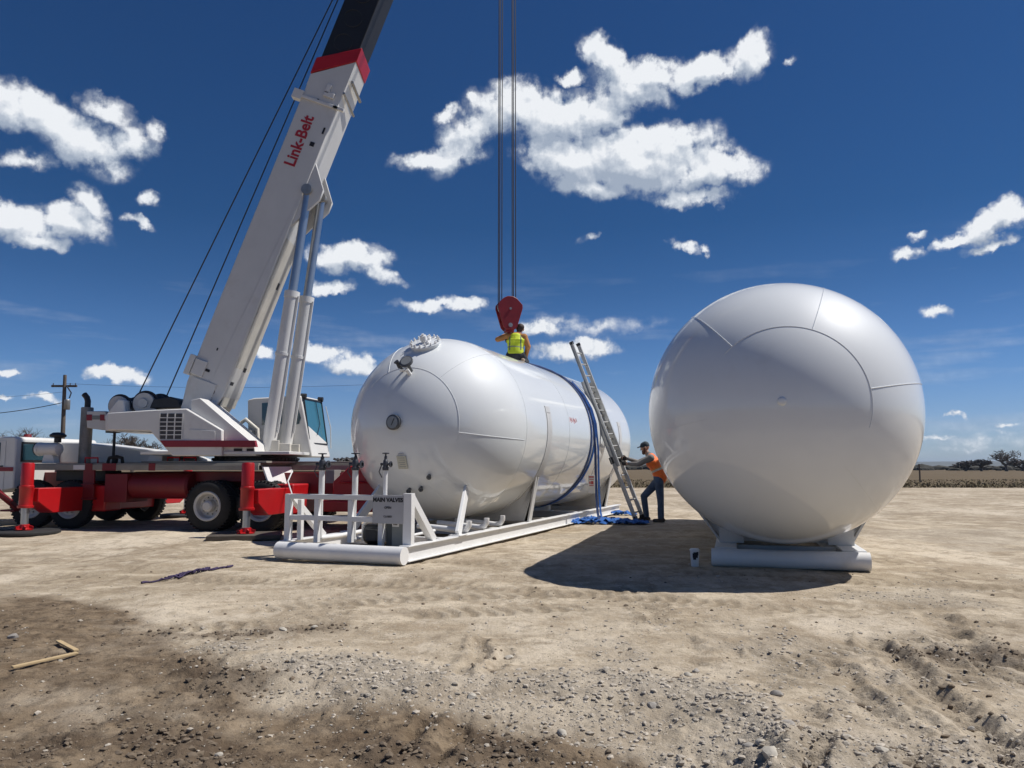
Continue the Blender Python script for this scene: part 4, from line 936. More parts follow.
for (x, left) in ((-3.33, True), (1.27, False)):                 # fixed boxes the beams slide in
    mb = MB(); mb.box(x - .20, x + .20, -1.2, 1.2, .34, .94); (mb.box(x + .2, x + .62, -1.22, -.7, .36, .90) if left else None); obj('outrigger_box', mb, M['red'], cr, .03)
labs = {(-1, True): 'dark round pad under the jack at the left edge of the photo', (-1, False): 'flat timber pad under the jack beside the valve frame', (1, True): 'dark pad under the far jack behind the front wheels', (1, False): 'dark pad under the far jack behind the rear wheels'}
for p, s, left in pads:
    mb = MB()
    if left: mb.lathe([(0, .0), (.60, 0), (.62, .015), (.62, .055), (.60, .075), (0, .078)], 40)
    else:
        for k in range(5): mb.box(-.62, .62, -.45 + k * .18, -.28 + k * .18, 0, .078)
    tag(obj('outrigger_pad', mb, M['mattimber'] if not left else M['rubber'], bevel=.006, loc=(p.x, p.y, ground_z(p.x, p.y) * .5), rot=(0, 0, .25 if not left else 0)), labs[(s, left)], 'pad', 'pads under the crane jacks')
mb = MB(); mb.bar((-4.15, -2.5, .84), (-4.75, -1.2, .36), .09, .09); mb.bar((-3.75, -2.5, .62), (-4.15, -2.5, .84), .05, .05); mb.bar((-4.75, -1.2, .36), (-5.1, -1.2, .36), .3, .04); obj('cab_step', mb, M['redd'], cr, .006)
# rear end: white sloping guard, red winch housing and bumper
mb = MB(); mb.prism([(.80, 1.29), (.84, 1.29), (1.12, .60), (1.08, .60)], -1.25, -.02); obj('rear_guard', mb, M['skid'], cr, .006)
mb = MB(); mb.prism([(2.15, .62), (2.15, .98), (2.50, 1.30), (2.98, 1.32), (3.35, 1.05), (3.55, .62)], -.85, .55); mb.box(2.3, 3.1, -.88, -.8, .95, 1.0); obj('rear_housing', mb, M['red'], cr, .03)
mb = MB(); mb.box(2.05, 3.75, -1.15, 1.15, .40, .62); obj('rear_bumper', mb, M['red'], cr, .03)
mb = MB(); mb.box(1.95, 2.14, -.75, -.4, .95, 1.22); obj('junction_box', mb, M['cabinet'], cr, .006)
mb = MB(); mb.path([(1.32, -.95, 1.2), (1.45, -1.4, 1.0), (1.75, -1.7, .6), (2.15, -2.0, .3)], .014, 6); obj('tag_line', mb, M['skid'], cr)
ch = MB(); rg = random.Random(5)
for k in range(26):
    x = 1.8 + .7 * rg.random(); y = .1 + .4 * rg.random(); a = rg.uniform(0, 6.28)
    ch.path([(x + .06 * math.cos(a + q * .9) , y + .06 * math.sin(a + q * .9), 1.41 + .05 * rg.random() + .03 * math.sin(q * 1.2)) for q in range(8)], .014, 5)
obj('rigging_chain', ch, M['rope'], cr)['kind'] = 'stuff'
# --- slewing upper
mb = MB(); mb.lathe([(.55, 1.40), (.88, 1.40), (.90, 1.42), (.90, 1.47), (.86, 1.48), (.86, 1.52), (.80, 1.53), (.0, 1.53)], 56); 
for k in range(56): mb.box(.895, .915, -.028, .028, 1.42, 1.47, Matrix.Rotation(2 * PI * k / 56, 4, 'Z'))
obj('slewing_ring', mb, M['black'], cr)
yh = -1.22
def P(*pts, y=yh): return [ux(a, b, y) for a, b in pts]
mb = MB(); mb.prism(P((107, 430), (107, 413), (150, 410), (186, 408.5), (222, 430), (222, 456), (172, 456), (150, 431)), yh, yh + .75); hs = obj('engine_house', mb, M['white'], cr, .02, **UP)
mb = MB(); mb.prism(P((191, 400), (200, 398), (254, 444), (256, 456), (191, 456), y=yh + .12), yh + .12, yh + .98); obj('pivot_plate', mb, M['white'], cr, .012, **UP)
mb = MB(); mb.prism(P((160.5, 440.5), (255, 440.5), (256.5, 447), (165.5, 447)), yh - .030, yh + .10 - .004); obj('house_stripe', mb, M['stripe'], cr, **UP)
mb = MB(); mb.prism(P((189, 429), (215, 431), (216, 449), (189, 449), y=yh - .012), yh - .012, yh - .002); obj('access_door', mb, M['white'], hs, .004)
mb = MB(); mb.prism(P((160, 413.5), (182, 413.5), (182, 439), (160, 439), y=yh - .006), yh - .006, yh + .01); gr = obj('grille', mb, M['grille'], hs)
gb = MB(); (gx0, gz1), (gx1, gz0) = P((160, 413.5), (182, 439))
for k in range(1, 6): z = gz0 + (gz1 - gz0) * k / 6; gb.box(gx0, gx1, yh - .016, yh - .007, z - .009, z + .009)
for k in range(4): x = gx0 + (gx1 - gx0) * k / 3; gb.box(x - .011, x + .011, yh - .018, yh - .007, gz0, gz1)
obj('grille_bars', gb, M['white'], gr)
mb = MB(); a = P((232, 448.5), (240, 453.5)); b_ = P((245, 448.5), (252, 453)); mb.box(a[0][0], a[1][0], yh + .10, yh + .118, a[1][1], a[0][1]); mb.box(b_[0][0], b_[1][0], yh + .10, yh + .118, b_[1][1], b_[0][1]); obj('warning_plate', mb, M['ink'], cr, **UP)
mb = MB(); q = P((108, 456.5), (262, 456.5), (262, 459.5), (160, 459.5)); mb.prism([(-2.0, 1.535), (1.05, 1.535), (1.05, 1.60), (-2.0, 1.60)], -1.15, 1.25); obj('upper_frame', mb, M['white'], cr, .01, **UP)
mb = MB(); mb.prism(P((105, 431), (105, 416), (118, 399), (124, 400), (126, 418), (138, 426), (134, 431), y=-.6), -.6, 1.0); cw = obj('counterweight', mb, M['white'], cr, .02, **UP)
mb = MB(); mb.prism(P((86.5, 411), (106, 411), (106, 430.5), (86.5, 428), y=-.2), -.2, 1.0); cw2 = obj('counterweight_wing', mb, M['boom'], cr, .02, **UP)
for (xa, xb) in ((86.5, 92), (100, 106)):
    mb = MB(); mb.prism(P((xa, 414.5), (xb, 414.5), (xb, 420.5), (xa, 420.5), y=-.206), -.208, -.201); obj('hazard_mark', mb, M['stripe'], cw2)
mb = MB(); mb.prism(P((92, 415.5), (100, 415.5), (100, 419.5), (92, 419.5), y=-.206), -.207, -.201); obj('wing_sign', mb, M['cabinet'], cw2)
mb = MB(); mb.prism(P((124, 426), (146, 426), (150, 431), (126, 431), y=-.9), -1.0, .6); obj('tail_underframe', mb, M['black'], cr, .01, **UP)
# winches
def winch(px, py, rpx, y):
    x, z = ux(px, py, y); r = rpx / FPX * (C0.y + y) ; mb = MB()
    prof = [(0, -.36), (r, -.36), (r, -.33), (r * .8, -.325)]
    for k in range(24): zz = -.32 + .64 * k / 24; prof += [(r * .8, zz), (r * .83, zz + .013)]
    prof += [(r * .8, .325), (r, .33), (r, .36), (0, .36)]
    mb.lathe(prof, 40, frame((1, 0, 0), (0, 0, 1), (0, -1, 0), (x, y, z))); w = obj('winch_drum', mb, M['rope'], cr, angle=25, **UP)
    b = MB(); b.prism([(x - r * .8, z - r * 1.15), (x - r * .3, z + .12), (x + r * .3, z + .12), (x + r * .8, z - r * 1.15)], y - .44, y - .38); b.tube((x, y - .45, z), (x, y - .37, z), r * .80, None, 28); b.tube((x, y - .50, z), (x, y - .37, z), r * .36, None, 20); b.tube((x + r * .9, y - .52, z - r * .7), (x + r * .9, y - .3, z - r * .7), r * .3, None, 12); b.box(x - r * 1.0, x + r * 1.0, y - .48, y - .40, z - r * 1.2, z - r * .7)
    obj('winch_bracket', b, M['rim'], w, .006)
    return x, z, r
W1 = winch(128, 407, 11.5, 0.0); W2 = winch(153, 405, 13, 0.0)
mb = MB(); x, z = ux(176, 405, .1); mb.prism(P((162, 410), (166, 401), (182, 399), (190, 402), (192, 410), y=.1), -.5, .6); obj('winch_cover', mb, M['black'], cr, .02, **UP)
# operator's cab
yc = .42; yb = 1.50
mb = MB(); q = P((248, 457), (247.5, 400), (254, 398), (301, 395.5), (312, 457), y=yc); SK = .16; mb.add([(x, yc, z) for x, z in q] + [(x + (SK if i > 2 else 0), yb, z) for i, (x, z) in enumerate(q)], [(0, 1, 2, 3, 4), (9, 8, 7, 6, 5)] + [(i, (i + 1) % 5, 5 + (i + 1) % 5, 5 + i) for i in range(5)]); oc = obj('operator_cab', mb, M['white'], cr, .025, **UP)
def pane(name, pts, m, y, th, par): mb = MB(); mb.prism(P(*pts, y=y), y - th, y); return obj(name, mb, m, par, .0)
pane('side_window', [(262, 403), (282, 402), (282, 424), (262, 425)], M['glass'], yc - .002, .008, oc)
pane('front_side_window', [(289, 402.5), (296, 402), (301, 418), (299, 424), (289, 425.5)], M['glass'], yc - .002, .008, oc)
fx, fz = ux(301.6, 398.5, yc); gx, gz = ux(307.5, 443.5, yc)
def front(u, v):                          # u across the windscreen, v from top to sill
    return Vector((fx + (gx - fx) * v + SK * u, yc + .06 + (yb - yc - .12) * u, fz + (gz - fz) * v))
nrm_f = (front(1, 0) - front(0, 0)).cross(front(0, 1) - front(0, 0)).normalized(); nrm_f = nrm_f if nrm_f.x > 0 else -nrm_f
fr0 = MB(); off = nrm_f * .035
fr0.add([front(0, 0) + off * .4, front(1, 0) + off * .4, front(1, 1) + off * .4, front(0, 1) + off * .4] + [front(0, 0) + off, front(1, 0) + off, front(1, 1) + off, front(0, 1) + off], [(0, 1, 2, 3), (4, 5, 6, 7), (0, 1, 5, 4), (1, 2, 6, 5), (2, 3, 7, 6), (3, 0, 4, 7)])
ws = obj('windscreen', fr0, M['glass_lit'], oc, smooth=False)
mb = MB()
for a, b in (((0, 0), (1, 0)), ((1, 0), (1, 1)), ((1, 1), (0, 1)), ((0, 1), (0, 0))): mb.bar(front(*a) + off * 1.15, front(*b) + off * 1.15, .035, .02, nrm_f)
obj('windscreen_seal', mb, M['black'], oc)
mb = MB(); mb.bar(front(.62, .02) + off * 1.6, front(.68, .55) + off * 1.6, .012, .012, nrm_f); mb.bar(front(.68, .55) + off * 1.6, front(.45, .8) + off * 1.6, .01, .01, nrm_f); obj('wiper', mb, M['black'], oc)
for u in (.02, .98):
    mb = MB(); p = front(u, 0) + Vector((.02, 0, .07)); mb.tube(p + Vector((-.06, 0, 0)), p + Vector((.06, 0, -.01)), .055, .06, 14); mb.tube(p + Vector((0, 0, -.08)), p, .018, None, 8); obj('work_lamp', mb, M['black'], oc)
mb = MB(); p = front(1, .1); mb.path([p + Vector((.12, .02, 0)), p + Vector((.25, .02, -.5)), p + Vector((.27, .02, -1.0))], .012, 6); obj('grab_rail', mb, M['white'], oc)
mb = MB(); x, z = ux(258, 440, .1); mb.path([(x - .5, .05, 2.15), (x - .25, .0, 2.32), (x + .02, -.02, 2.1), (x + .05, -.02, 1.7)], .045, 10); mb.path([(x - .7, .1, 2.1), (x - .3, .1, 2.05), (x - .05, .1, 1.65)], .05, 10); obj('hydraulic_hose', mb, M['boom_dirty'], cr, **UP)
mb = MB(); mb.prism(P((190, 456), (215, 428), (250, 430), (258, 456), y=0), -.15, .5); obj('boom_cradle', mb, M['cabinet'], cr, .02, **UP)
for s in (-.42, .28):
    mb = MB(); mb.box(.20, .85, s, s + .10, 1.6, 1.78); mb.box(.42, .62, s - .03, s + .02, 1.6, 1.85); obj('cylinder_foot', mb, M['boom_dirty'], cr, .01, **UP)
# --- boom
BE = R_(70.3); bd = Vector((math.cos(BE), 0, math.sin(BE))); bn = Vector((math.sin(BE), 0, -math.cos(BE)))   # along, towards the underside
HH = .86; BW = .98; yN = -.42                                                        # depth of side face, width, near side plane
U0 = at(271.7, 170, C0.y + yN) - C0                                                  # a point on the upper near edge
def bp(s, d, y): return U0 + bd * s + bn * d + Vector((0, y - U0.y, 0))              # s along, d from the top face, y across
def boxbeam(s0, s1, d0, d1, y0, y1, mb=None):
    mb = mb or MB(); v = [bp(s, d, y) for s in (s0, s1) for (d, y) in ((d0, y0), (d1, y0), (d1, y1), (d0, y1))]
    mb.add(v, [(0, 1, 2, 3), (7, 6, 5, 4), (0, 4, 5, 1), (1, 5, 6, 2), (2, 6, 7, 3), (3, 7, 4, 0)]); return mb
def sofz(z): return (z - U0.z) / bd.z
sB = sofz(2.55); sC = sofz(at(311.4, 73, C0.y + yN).z)
bm1 = MB()
v = []
secs = [(sB + .1, .10, HH - .12), (sB + .6, .02, HH + .02), (sB + 2.2, 0, HH), (sC, 0, HH)]
for s, d0, d1 in secs: v += [bp(s, d0, yN), bp(s, d1, yN), bp(s, d1, yN + BW), bp(s, d0, yN + BW)]
f = [(0, 1, 2, 3), (12, 13, 14, 15)] + [(i * 4 + j, i * 4 + (j + 1) % 4, i * 4 + 4 + (j + 1) % 4, i * 4 + 4 + j) for i in range(3) for j in range(4)]
bm1.add(v, f); bs = obj('boom_base_section', bm1, M['boom'], cr, .02, **UP)
mb = boxbeam(sB + .35, sB + 4.3, HH + .004, HH + .012, yN + .05, yN + BW - .05); obj('worn_plate', mb, M['boom_dirty'], bs)
mb = boxbeam(sB - .15, sB + .75, .12, HH - .2, yN - .03, yN - .004); boxbeam(sB - .15, sB + .75, .12, HH - .2, yN + BW + .004, yN + BW + .03, mb); mb.tube(bp(sB + .12, .42, yN - .09), bp(sB + .12, .42, yN + BW + .09), .12, None, 20); obj('boom_foot', mb, M['boom'], bs)
mb = boxbeam(sB + .8, sB + 1.15, .03, .30, yN - .05, yN - .003); boxbeam(sB + .75, sB + 1.2, -.10, .02, yN - .08, yN + .25, mb); obj('hose_box', mb, M['boom'], bs, .01)
mb = MB()
for (s, d, a, b) in ((.35, .18, .05, .02), (.55, .55, .12, .035), (.30, .62, .05, .06), (.95, .30, .10, .03), (.75, .66, .10, .05), (1.45, .36, .03, .03)):
    boxbeam(sB + s, sB + s + b * 2, d, d + a, yN - .006, yN - .001, mb)
for (s, d, a, b) in ((.8, .1, .2, .06), (1.2, .55, .16, .05), (3.2, .55, .12, .08)): boxbeam(sB + s, sB + s + b * 2, HH + .013, HH + .017, yN + d, yN + d + a, mb)
obj('access_hole', mb, M['ink'], bs)['kind'] = 'stuff'
dv = [bp(sB + .75, HH - .34, yN - .004), bp(sB + 1.6, HH - .30, yN - .004), bp(sB + 5.3, HH - .04, yN - .004), bp(sB + 5.3, HH - .005, yN - .004), bp(sB + .75, HH - .005, yN - .004)]
mb = MB(); mb.add(dv + [Vector((p.x, yN - .012, p.z)) for p in dv], [(0, 1, 2, 3, 4), (9, 8, 7, 6, 5)] + [(i, (i + 1) % 5, 5 + (i + 1) % 5, 5 + i) for i in range(5)]); obj('doubler_plate', mb, M['boom'], bs, .003)
# collar of red, brackets and pins near the head of the base section
col = MB(); v = []
for (s_, d_, y_) in ((0, -.015, -.015), (.0, HH + .015, -.015), (.0, HH + .015, BW + .015), (0, -.015, BW + .015)): v.append(bp(sC + s_ + (.0 if d_ < .1 else .60), d_, yN + y_))
for (s_, d_, y_) in ((0, -.015, -.015), (.0, HH + .015, -.015), (.0, HH + .015, BW + .015), (0, -.015, BW + .015)): v.append(bp(sC + .38 + (.0 if d_ < .1 else .56), d_, yN + y_))
f = [(0, 1, 2, 3), (4, 5, 6, 7), (0, 1, 5, 4), (1, 2, 6, 5), (2, 3, 7, 6), (3, 0, 4, 7)]
col.add(v, f); obj('boom_collar', col, M['red'], bs, .01)
capm = MB(); v = [bp(sC - .02, 0.001, yN + .001), bp(sC + .58, HH - .001, yN + .001), bp(sC + .58, HH - .001, yN + BW - .001), bp(sC - .02, 0.001, yN + BW - .001)]; v2_ = [bp(sC - .3, .001, yN + .001), bp(sC - .3, HH - .001, yN + .001), bp(sC - .3, HH - .001, yN + BW - .001), bp(sC - .3, .001, yN + BW - .001)]
capm.add(v + v2_, f); obj('boom_nose', capm, M['boom'], bs)
mb = boxbeam(sC - .62, sC - .55, -.04, HH + .02, yN - .05, yN - .002); boxbeam(sC - .68, sC - .46, -.20, .02, yN - .06, yN + .12, mb); boxbeam(sC - .62, sC - .55, -.06, -.002, yN, yN + BW, mb); boxbeam(sC - .62, sC - .55, HH - .1, HH + .16, yN - .05, yN + .05, mb); obj('rope_guide', mb, M['white'], bs, .008)
mb = MB(); mb.tube(bp(sC - .22, HH + .03, yN - .06), bp(sC - .30, HH + .09, yN + BW * .9), .028, None, 10); mb.tube(bp(sC + .15, HH + .05, yN + .1), bp(sC + .12, HH + .07, yN + BW), .035, None, 10); obj('pin_rod', mb, M['steel'], bs)
mb = boxbeam(sC - .42, sC - .30, HH - .40, HH - .16, yN - .05, yN - .002); boxbeam(sC - .34, sC - .12, HH - .40, HH - .30, yN - .05, yN - .002, mb); obj('pin_bracket', mb, M['white'], bs, .01)
mb = MB(); boxbeam(sC - .56, sC - .52, HH - .5, HH - .46, yN - .02, yN - .001, mb); boxbeam(sC - 1.6, sC - 1.5, HH - .28, HH - .18, yN - .012, yN - .001, mb); boxbeam(sC - 1.25, sC - 1.1, HH - .12, HH - .08, yN - .012, yN - .001, mb); obj('latch_hole', mb, M['ink'], bs)['kind'] = 'stuff'
# telescoping sections up to the head
sT = (-.1 - C0.x - U0.x) / bd.x - .3
mb = boxbeam(sC - .6, sC + 6.2, .05, HH - .06, yN + .06, yN + BW - .06); s2 = obj('boom_mid_section', mb, M['boomblack'], cr, .015, **UP)
mb = MB()
for k in range(5):
    c_ = sC + .95 + .62 * k; nn_ = 18; ring = [bp(c_ + .21 * math.cos(2 * PI * q / nn_), .40 + .21 * math.sin(2 * PI * q / nn_), yN + .056) for q in range(nn_ + 1)]; mb.path(ring, .010, 5, False)
obj('embossed_ring', mb, M['black'], s2)['kind'] = 'stuff'
mb = boxbeam(sC + 6.0, sT - .5, .10, HH - .12, yN + .12, yN + BW - .12); obj('boom_tip_section', mb, M['boom'], cr, .015, **UP)
mb = boxbeam(sT - .6, sT + .35, .0, HH + .1, yN + .14, yN + .20); boxbeam(sT - .6, sT + .35, .0, HH + .1, yN + BW - .20, yN + BW - .14, mb); hd = obj('boom_head', mb, M['red'], cr, .01, **UP)
for k, (s, d) in enumerate(((.1, .75), (.1, .15))):
    for q in range(3):
        c_ = bp(sT + s, d, yN + BW * (.32 + .18 * q)); mb = MB(); mb.lathe([(0, -.03), (.26, -.03), (.22, 0), (.26, .03), (0, .03)], 28, frame((1, 0, 0), (0, 0, 1), (0, -1, 0), c_)); obj('sheave', mb, M['steel'], hd)
# lettering on the near face
tb = text_mb('Link-Belt', .36, .002, .010); bb = [min(v[0] for v in tb.v), max(v[0] for v in tb.v)]
pa = at(299.5, 141, C0.y + yN) - C0; kx = 1.22 / (bb[1] - bb[0])
xf(tb, frame(bd * kx, -bn * kx * 1.05, Vector((0, -1, 0)), (pa.x, yN - .0065, pa.z))); obj('lettering', tb, M['letter'], bs, smooth=False)
# lift cylinders
def lift(y, bpx, mpx, tpx):
    b = Vector((0, y, 0)); (bx, bz), (mx_, mz), (tx, tz) = ux(*bpx, y), ux(*mpx, y), ux(*tpx, y)
    A, T = Vector((bx, y, bz)), Vector((tx, y, tz)); d = (T - A).normalized(); mid = A + d * (mz - bz) / d.z
    mb = MB(); mb.tube(A, mid, .148, None, 30); mb.tube(A + d * 2.0, A + d * 2.06, .165, None, 30); mb.tube(mid - d * .12, mid + d * .02, .165, None, 30); mb.tube(A - d * .3, A, .11, .15, 20); c = obj('lift_cylinder', mb, M['white'], cr, **UP)
    mb = MB(); mb.tube(mid, T, .095, None, 24); obj('cylinder_rod', mb, M['chrome'], c)
    mb = MB(); mb.tube(T + Vector((0, -.14, 0)), T + Vector((0, .14, 0)), .12, None, 18); obj('rod_eye', mb, M['steel'], c)
    mb = MB(); mb.path([A + d * .3 + Vector((.17, -.06, 0)), mid - d * .1 + Vector((.17, -.06, 0))], .02, 8); obj('hydraulic_line', mb, M['white'], c)
    return T
T1 = lift(-.33, (268.5, 447), (292, 292.5), (308, 191)); T2 = lift(.33, (285, 447), (306, 298), (321.5, 199))
mb = MB()
for y in (yN + .02, yN + BW - .12):
    s = (T1 - U0).dot(bd); mb.add([bp(s - 1.0, HH - .05, y), bp(s + .7, HH - .05, y), bp(s + .12, HH + .38, y), bp(s - .12, HH + .38, y), bp(s - 1.0, HH - .05, y + .09), bp(s + .7, HH - .05, y + .09), bp(s + .12, HH + .38, y + .09), bp(s - .12, HH + .38, y + .09)], [(0, 1, 2, 3), (4, 5, 6, 7), (0, 1, 5, 4), (1, 2, 6, 5), (2, 3, 7, 6), (3, 0, 4, 7)])
obj('cylinder_bracket', mb, M['boom'], cr, .01, **UP)
# hoist ropes: two lines from the winches over the boom, and the falls to the hook block
HX, HY = -.07, C0.y + yN + BW * .5
tip = bp(sT + .25, -.05, yN + BW * .4)
for (w, dy, ex) in ((W1, -.12, .62), (W2, .05, .08)):
    mb = MB(); mb.tube(Vector((w[0] + w[2] * .9, dy, w[1] + w[2] * .6)), tip + Vector((ex, dy, .12)), .014, None, 6); obj('hoist_rope', mb, M['rope_lit'], cr, **UP)
zt = (C0 + bp(sT + .1, .75, 0)).z
for dx, dy in ((-.245, -.05), (-.215, 0), (-.165, .06), (.075, -.05), (.105, 0), (.155, .06)):
    mb = MB(); mb.tube((HX + dx * 1.0 - C0.x - .0, HY + .35 + dy - C0.y, 4.85), (HX + dx * .9 - C0.x, HY + dy - C0.y, zt), .0125, None, 6); obj('hoist_rope', mb, M['rope_lit'], cr, **UP)

# hook block hanging over the tank, turned a little
def hook_block():
    t = thing('hook_block', 'dark red crane hook block hanging above the man on the tank', 'hook block', (HX, HY + .35, 4.36), R_(14))
    prof = [(-.10, .02), (.10, .02), (.16, .08), (.29, .52), (.285, .60), (.16, .74), (.06, .79), (-.06, .79), (-.16, .74), (-.285, .60), (-.29, .52), (-.16, .08)]
    for y in (-.15, .11):
        mb = MB(); mb.prism(prof, y, y + .04); obj('cheek_plate', mb, M['hook'], t, .01)
    for x in (-.12, .12):
        mb = MB(); mb.lathe([(0, -.035), (.155, -.035), (.13, 0), (.155, .035), (0, .035)], 28, frame((1, 0, 0), (0, 0, 1), (0, -1, 0), (x, -.02, .55))); obj('sheave', mb, M['steel'], t)
    mb = MB(); mb.tube((0, -.17, .5), (0, .17, .5), .028, None, 14); mb.tube((0, -.165, .12), (0, .165, .12), .05, None, 14); obj('pin', mb, M['steel'], t)
    mb = MB(); mb.box(-.10, .10, -.09, .09, -.03, .06); mb.tube((0, 0, .02), (0, 0, -.09), .04, None, 14); obj('hook_crosshead', mb, M['hook'], t, .01)
    pts = [(0, 0, -.06)] + [(.07 * math.sin(a) - .0, 0, -.19 + .07 * math.cos(a)) for a in [R_(q) for q in range(20, 291, 18)]]
    mb = MB(); mb.path(pts, [.028] * 3 + [.032] * (len(pts) - 7) + [.028, .022, .017, .01], 10); hk = obj('hook', mb, M['black'], t)
    mb = MB(); mb.tube((.0, 0, -.1), (-.1, 0, -.2), .012, None, 6); obj('safety_latch', mb, M['steel'], hk)
hook_block()

# ------------------------------------------------------------------ people
def fuse(name, caps, m, parent, voxel=.011, smooth=4, loc=None):
    """tapered capsules fused into one continuous surface"""
    mb = MB()
    for c in caps:
        p0, r0, p1, r1 = Vector(c[0]), c[1], Vector(c[2]), c[3]; d = p1 - p0; L = d.length; d = d / L if L > 1e-6 else Vector((0, 0, 1))
        sq = c[4] if len(c) > 4 else None
        a = Vector((0, 0, 1)) if abs(d.z) < .9 else Vector((1, 0, 0)); x = d.cross(a).normalized(); y = x.cross(d)
        if sq is not None: x = Vector(sq[0]).normalized(); x = (x - d * x.dot(d)).normalized(); y = d.cross(x)
        kx, ky = (sq[1], sq[2]) if sq is not None else (1, 1)
        n = 16; rings = []
        for k in range(5): t = -PI / 2 + PI / 2 * k / 5; rings.append((p0 + d * r0 * math.sin(t), r0 * math.cos(t)))
        rings.append((p0, r0)); rings.append((p1, r1))
        for k in range(1, 6): t = PI / 2 * k / 5; rings.append((p1 + d * r1 * math.sin(t), r1 * math.cos(t)))
        vs = []; fs = []
        for i, (c0, r) in enumerate(rings):
            r = max(r, 1e-4)
            for j in range(n): q = 2 * PI * j / n; vs.append(c0 + x * (r * kx * math.cos(q)) + y * (r * ky * math.sin(q)))
        for i in range(len(rings) - 1):
            for j in range(n): fs.append((i * n + j, i * n + (j + 1) % n, (i + 1) * n + (j + 1) % n, (i + 1) * n + j))
        fs.append(tuple(range(n - 1, -1, -1))); fs.append(tuple((len(rings) - 1) * n + j for j in range(n)))
        mb.add(vs, fs)
    o = obj(name, mb, m, parent)
    rm = o.modifiers.new('fuse', 'REMESH'); rm.mode = 'VOXEL'; rm.voxel_size = voxel; rm.use_smooth_shade = True
    if smooth: s = o.modifiers.new('smooth', 'SMOOTH'); s.factor = .5; s.iterations = smooth
    dg = bpy.context.evaluated_depsgraph_get(); me = bpy.data.meshes.new_from_object(o.evaluated_get(dg)); old = o.data
    o.modifiers.clear(); o.data = me; bpy.data.meshes.remove(old); me.name = name
    me.polygons.foreach_set('use_smooth', [True] * len(me.polygons))
    if loc is not None: o.location = loc
    return o
def hand_caps(w, d, side, palm_n, curl=.9, k=1.0):
    """w wrist, d pointing direction, side = towards the thumb, palm_n = palm normal (fingers curl to it)"""
    d, side, pn = Vector(d).normalized(), Vector(side).normalized(), Vector(palm_n).normalized(); w = Vector(w)
    caps = [(w, .027 * k, w + d * .03 * k, .03 * k, (side, 1.1, .8)), (w + d * .03 * k, .034 * k, w + d * .085 * k, .036 * k, (side, 1.15, .55))]
    for i, (o, L) in enumerate(((.028, .072), (.010, .080), (-.009, .074), (-.026, .058))):
        b = w + d * .088 * k + side * o * k; L *= k; a1 = curl * .55; a2 = curl * 1.5
        k1 = b + (d * math.cos(a1) + pn * math.sin(a1)) * L * .5; k2 = k1 + (d * math.cos(a2) + pn * math.sin(a2)) * L * .5
        caps += [(w + d * .07 * k + side * o * k, .0105 * k, b, .0105 * k), (b, .0102 * k, k1, .0092 * k), (k1, .0092 * k, k2, .0078 * k)]
    tb = w + d * .03 * k + side * .026 * k; t1 = tb + (d * .6 + side * .7 + pn * .25).normalized() * .04 * k; t2 = t1 + (d * .8 + side * .1 + pn * .6).normalized() * .03 * k
    caps += [(tb, .014 * k, t1, .012 * k), (t1, .0115 * k, t2, .009 * k)]
    return caps
def head_caps(c, fwd, up, k=1.0):
    """face looks along fwd; c is the centre of the skull"""
    f, u = Vector(fwd).normalized(), Vector(up).normalized(); u = (u - f * u.dot(f)).normalized(); l = u.cross(f); c = Vector(c)
    P_ = lambda a, b, g: c + f * a * k + l * b * k + u * g * k
    return [(P_(-.015, 0, .03), .088 * k, P_(.015, 0, .02), .082 * k, (l, .9, 1.05)), (P_(.015, 0, -.02), .072 * k, P_(.028, 0, -.075), .05 * k, (l, .95, 1.0)),
            (P_(.06, 0, -.09), .026 * k, P_(.05, 0, -.085), .03 * k), (P_(.085, 0, .012), .010 * k, P_(.105, 0, -.026), .015 * k), (P_(.098, -.012, -.03), .009 * k, P_(.098, .012, -.03), .009 * k),
            (P_(.078, -.04, .028), .013 * k, P_(.078, .04, .028), .013 * k), (P_(.083, -.02, -.062), .009 * k, P_(.083, .02, -.062), .009 * k),
            (P_(-.008, .078, .01), .018 * k, P_(-.014, .083, -.025), .012 * k), (P_(-.008, -.078, .01), .018 * k, P_(-.014, -.083, -.025), .012 * k)], P_
def face_bits(P_, k, t):
    for s in (-1, 1):
        mb = MB(); mb.ico(P_(.080, .031 * s, .006), .0105 * k, 2); e = obj('eye', mb, M['paper'], t)
        mb = MB(); mb.ico(P_(.0885, .031 * s, .006), .005 * k, 1); obj('pupil', mb, M['ink'], e)
        mb = MB(); mb.path([P_(.088, .016 * s, .034), P_(.090, .034 * s, .037), P_(.080, .050 * s, .031)], .0045 * k, 6); obj('eyebrow', mb, M['hair'], t)
    mb = MB(); mb.path([P_(.091, -.022, -.058), P_(.096, 0, -.056), P_(.091, .022, -.058)], .0035 * k, 6); obj('lips', mb, mat('lips', (.30, .10, .08), .6), t)

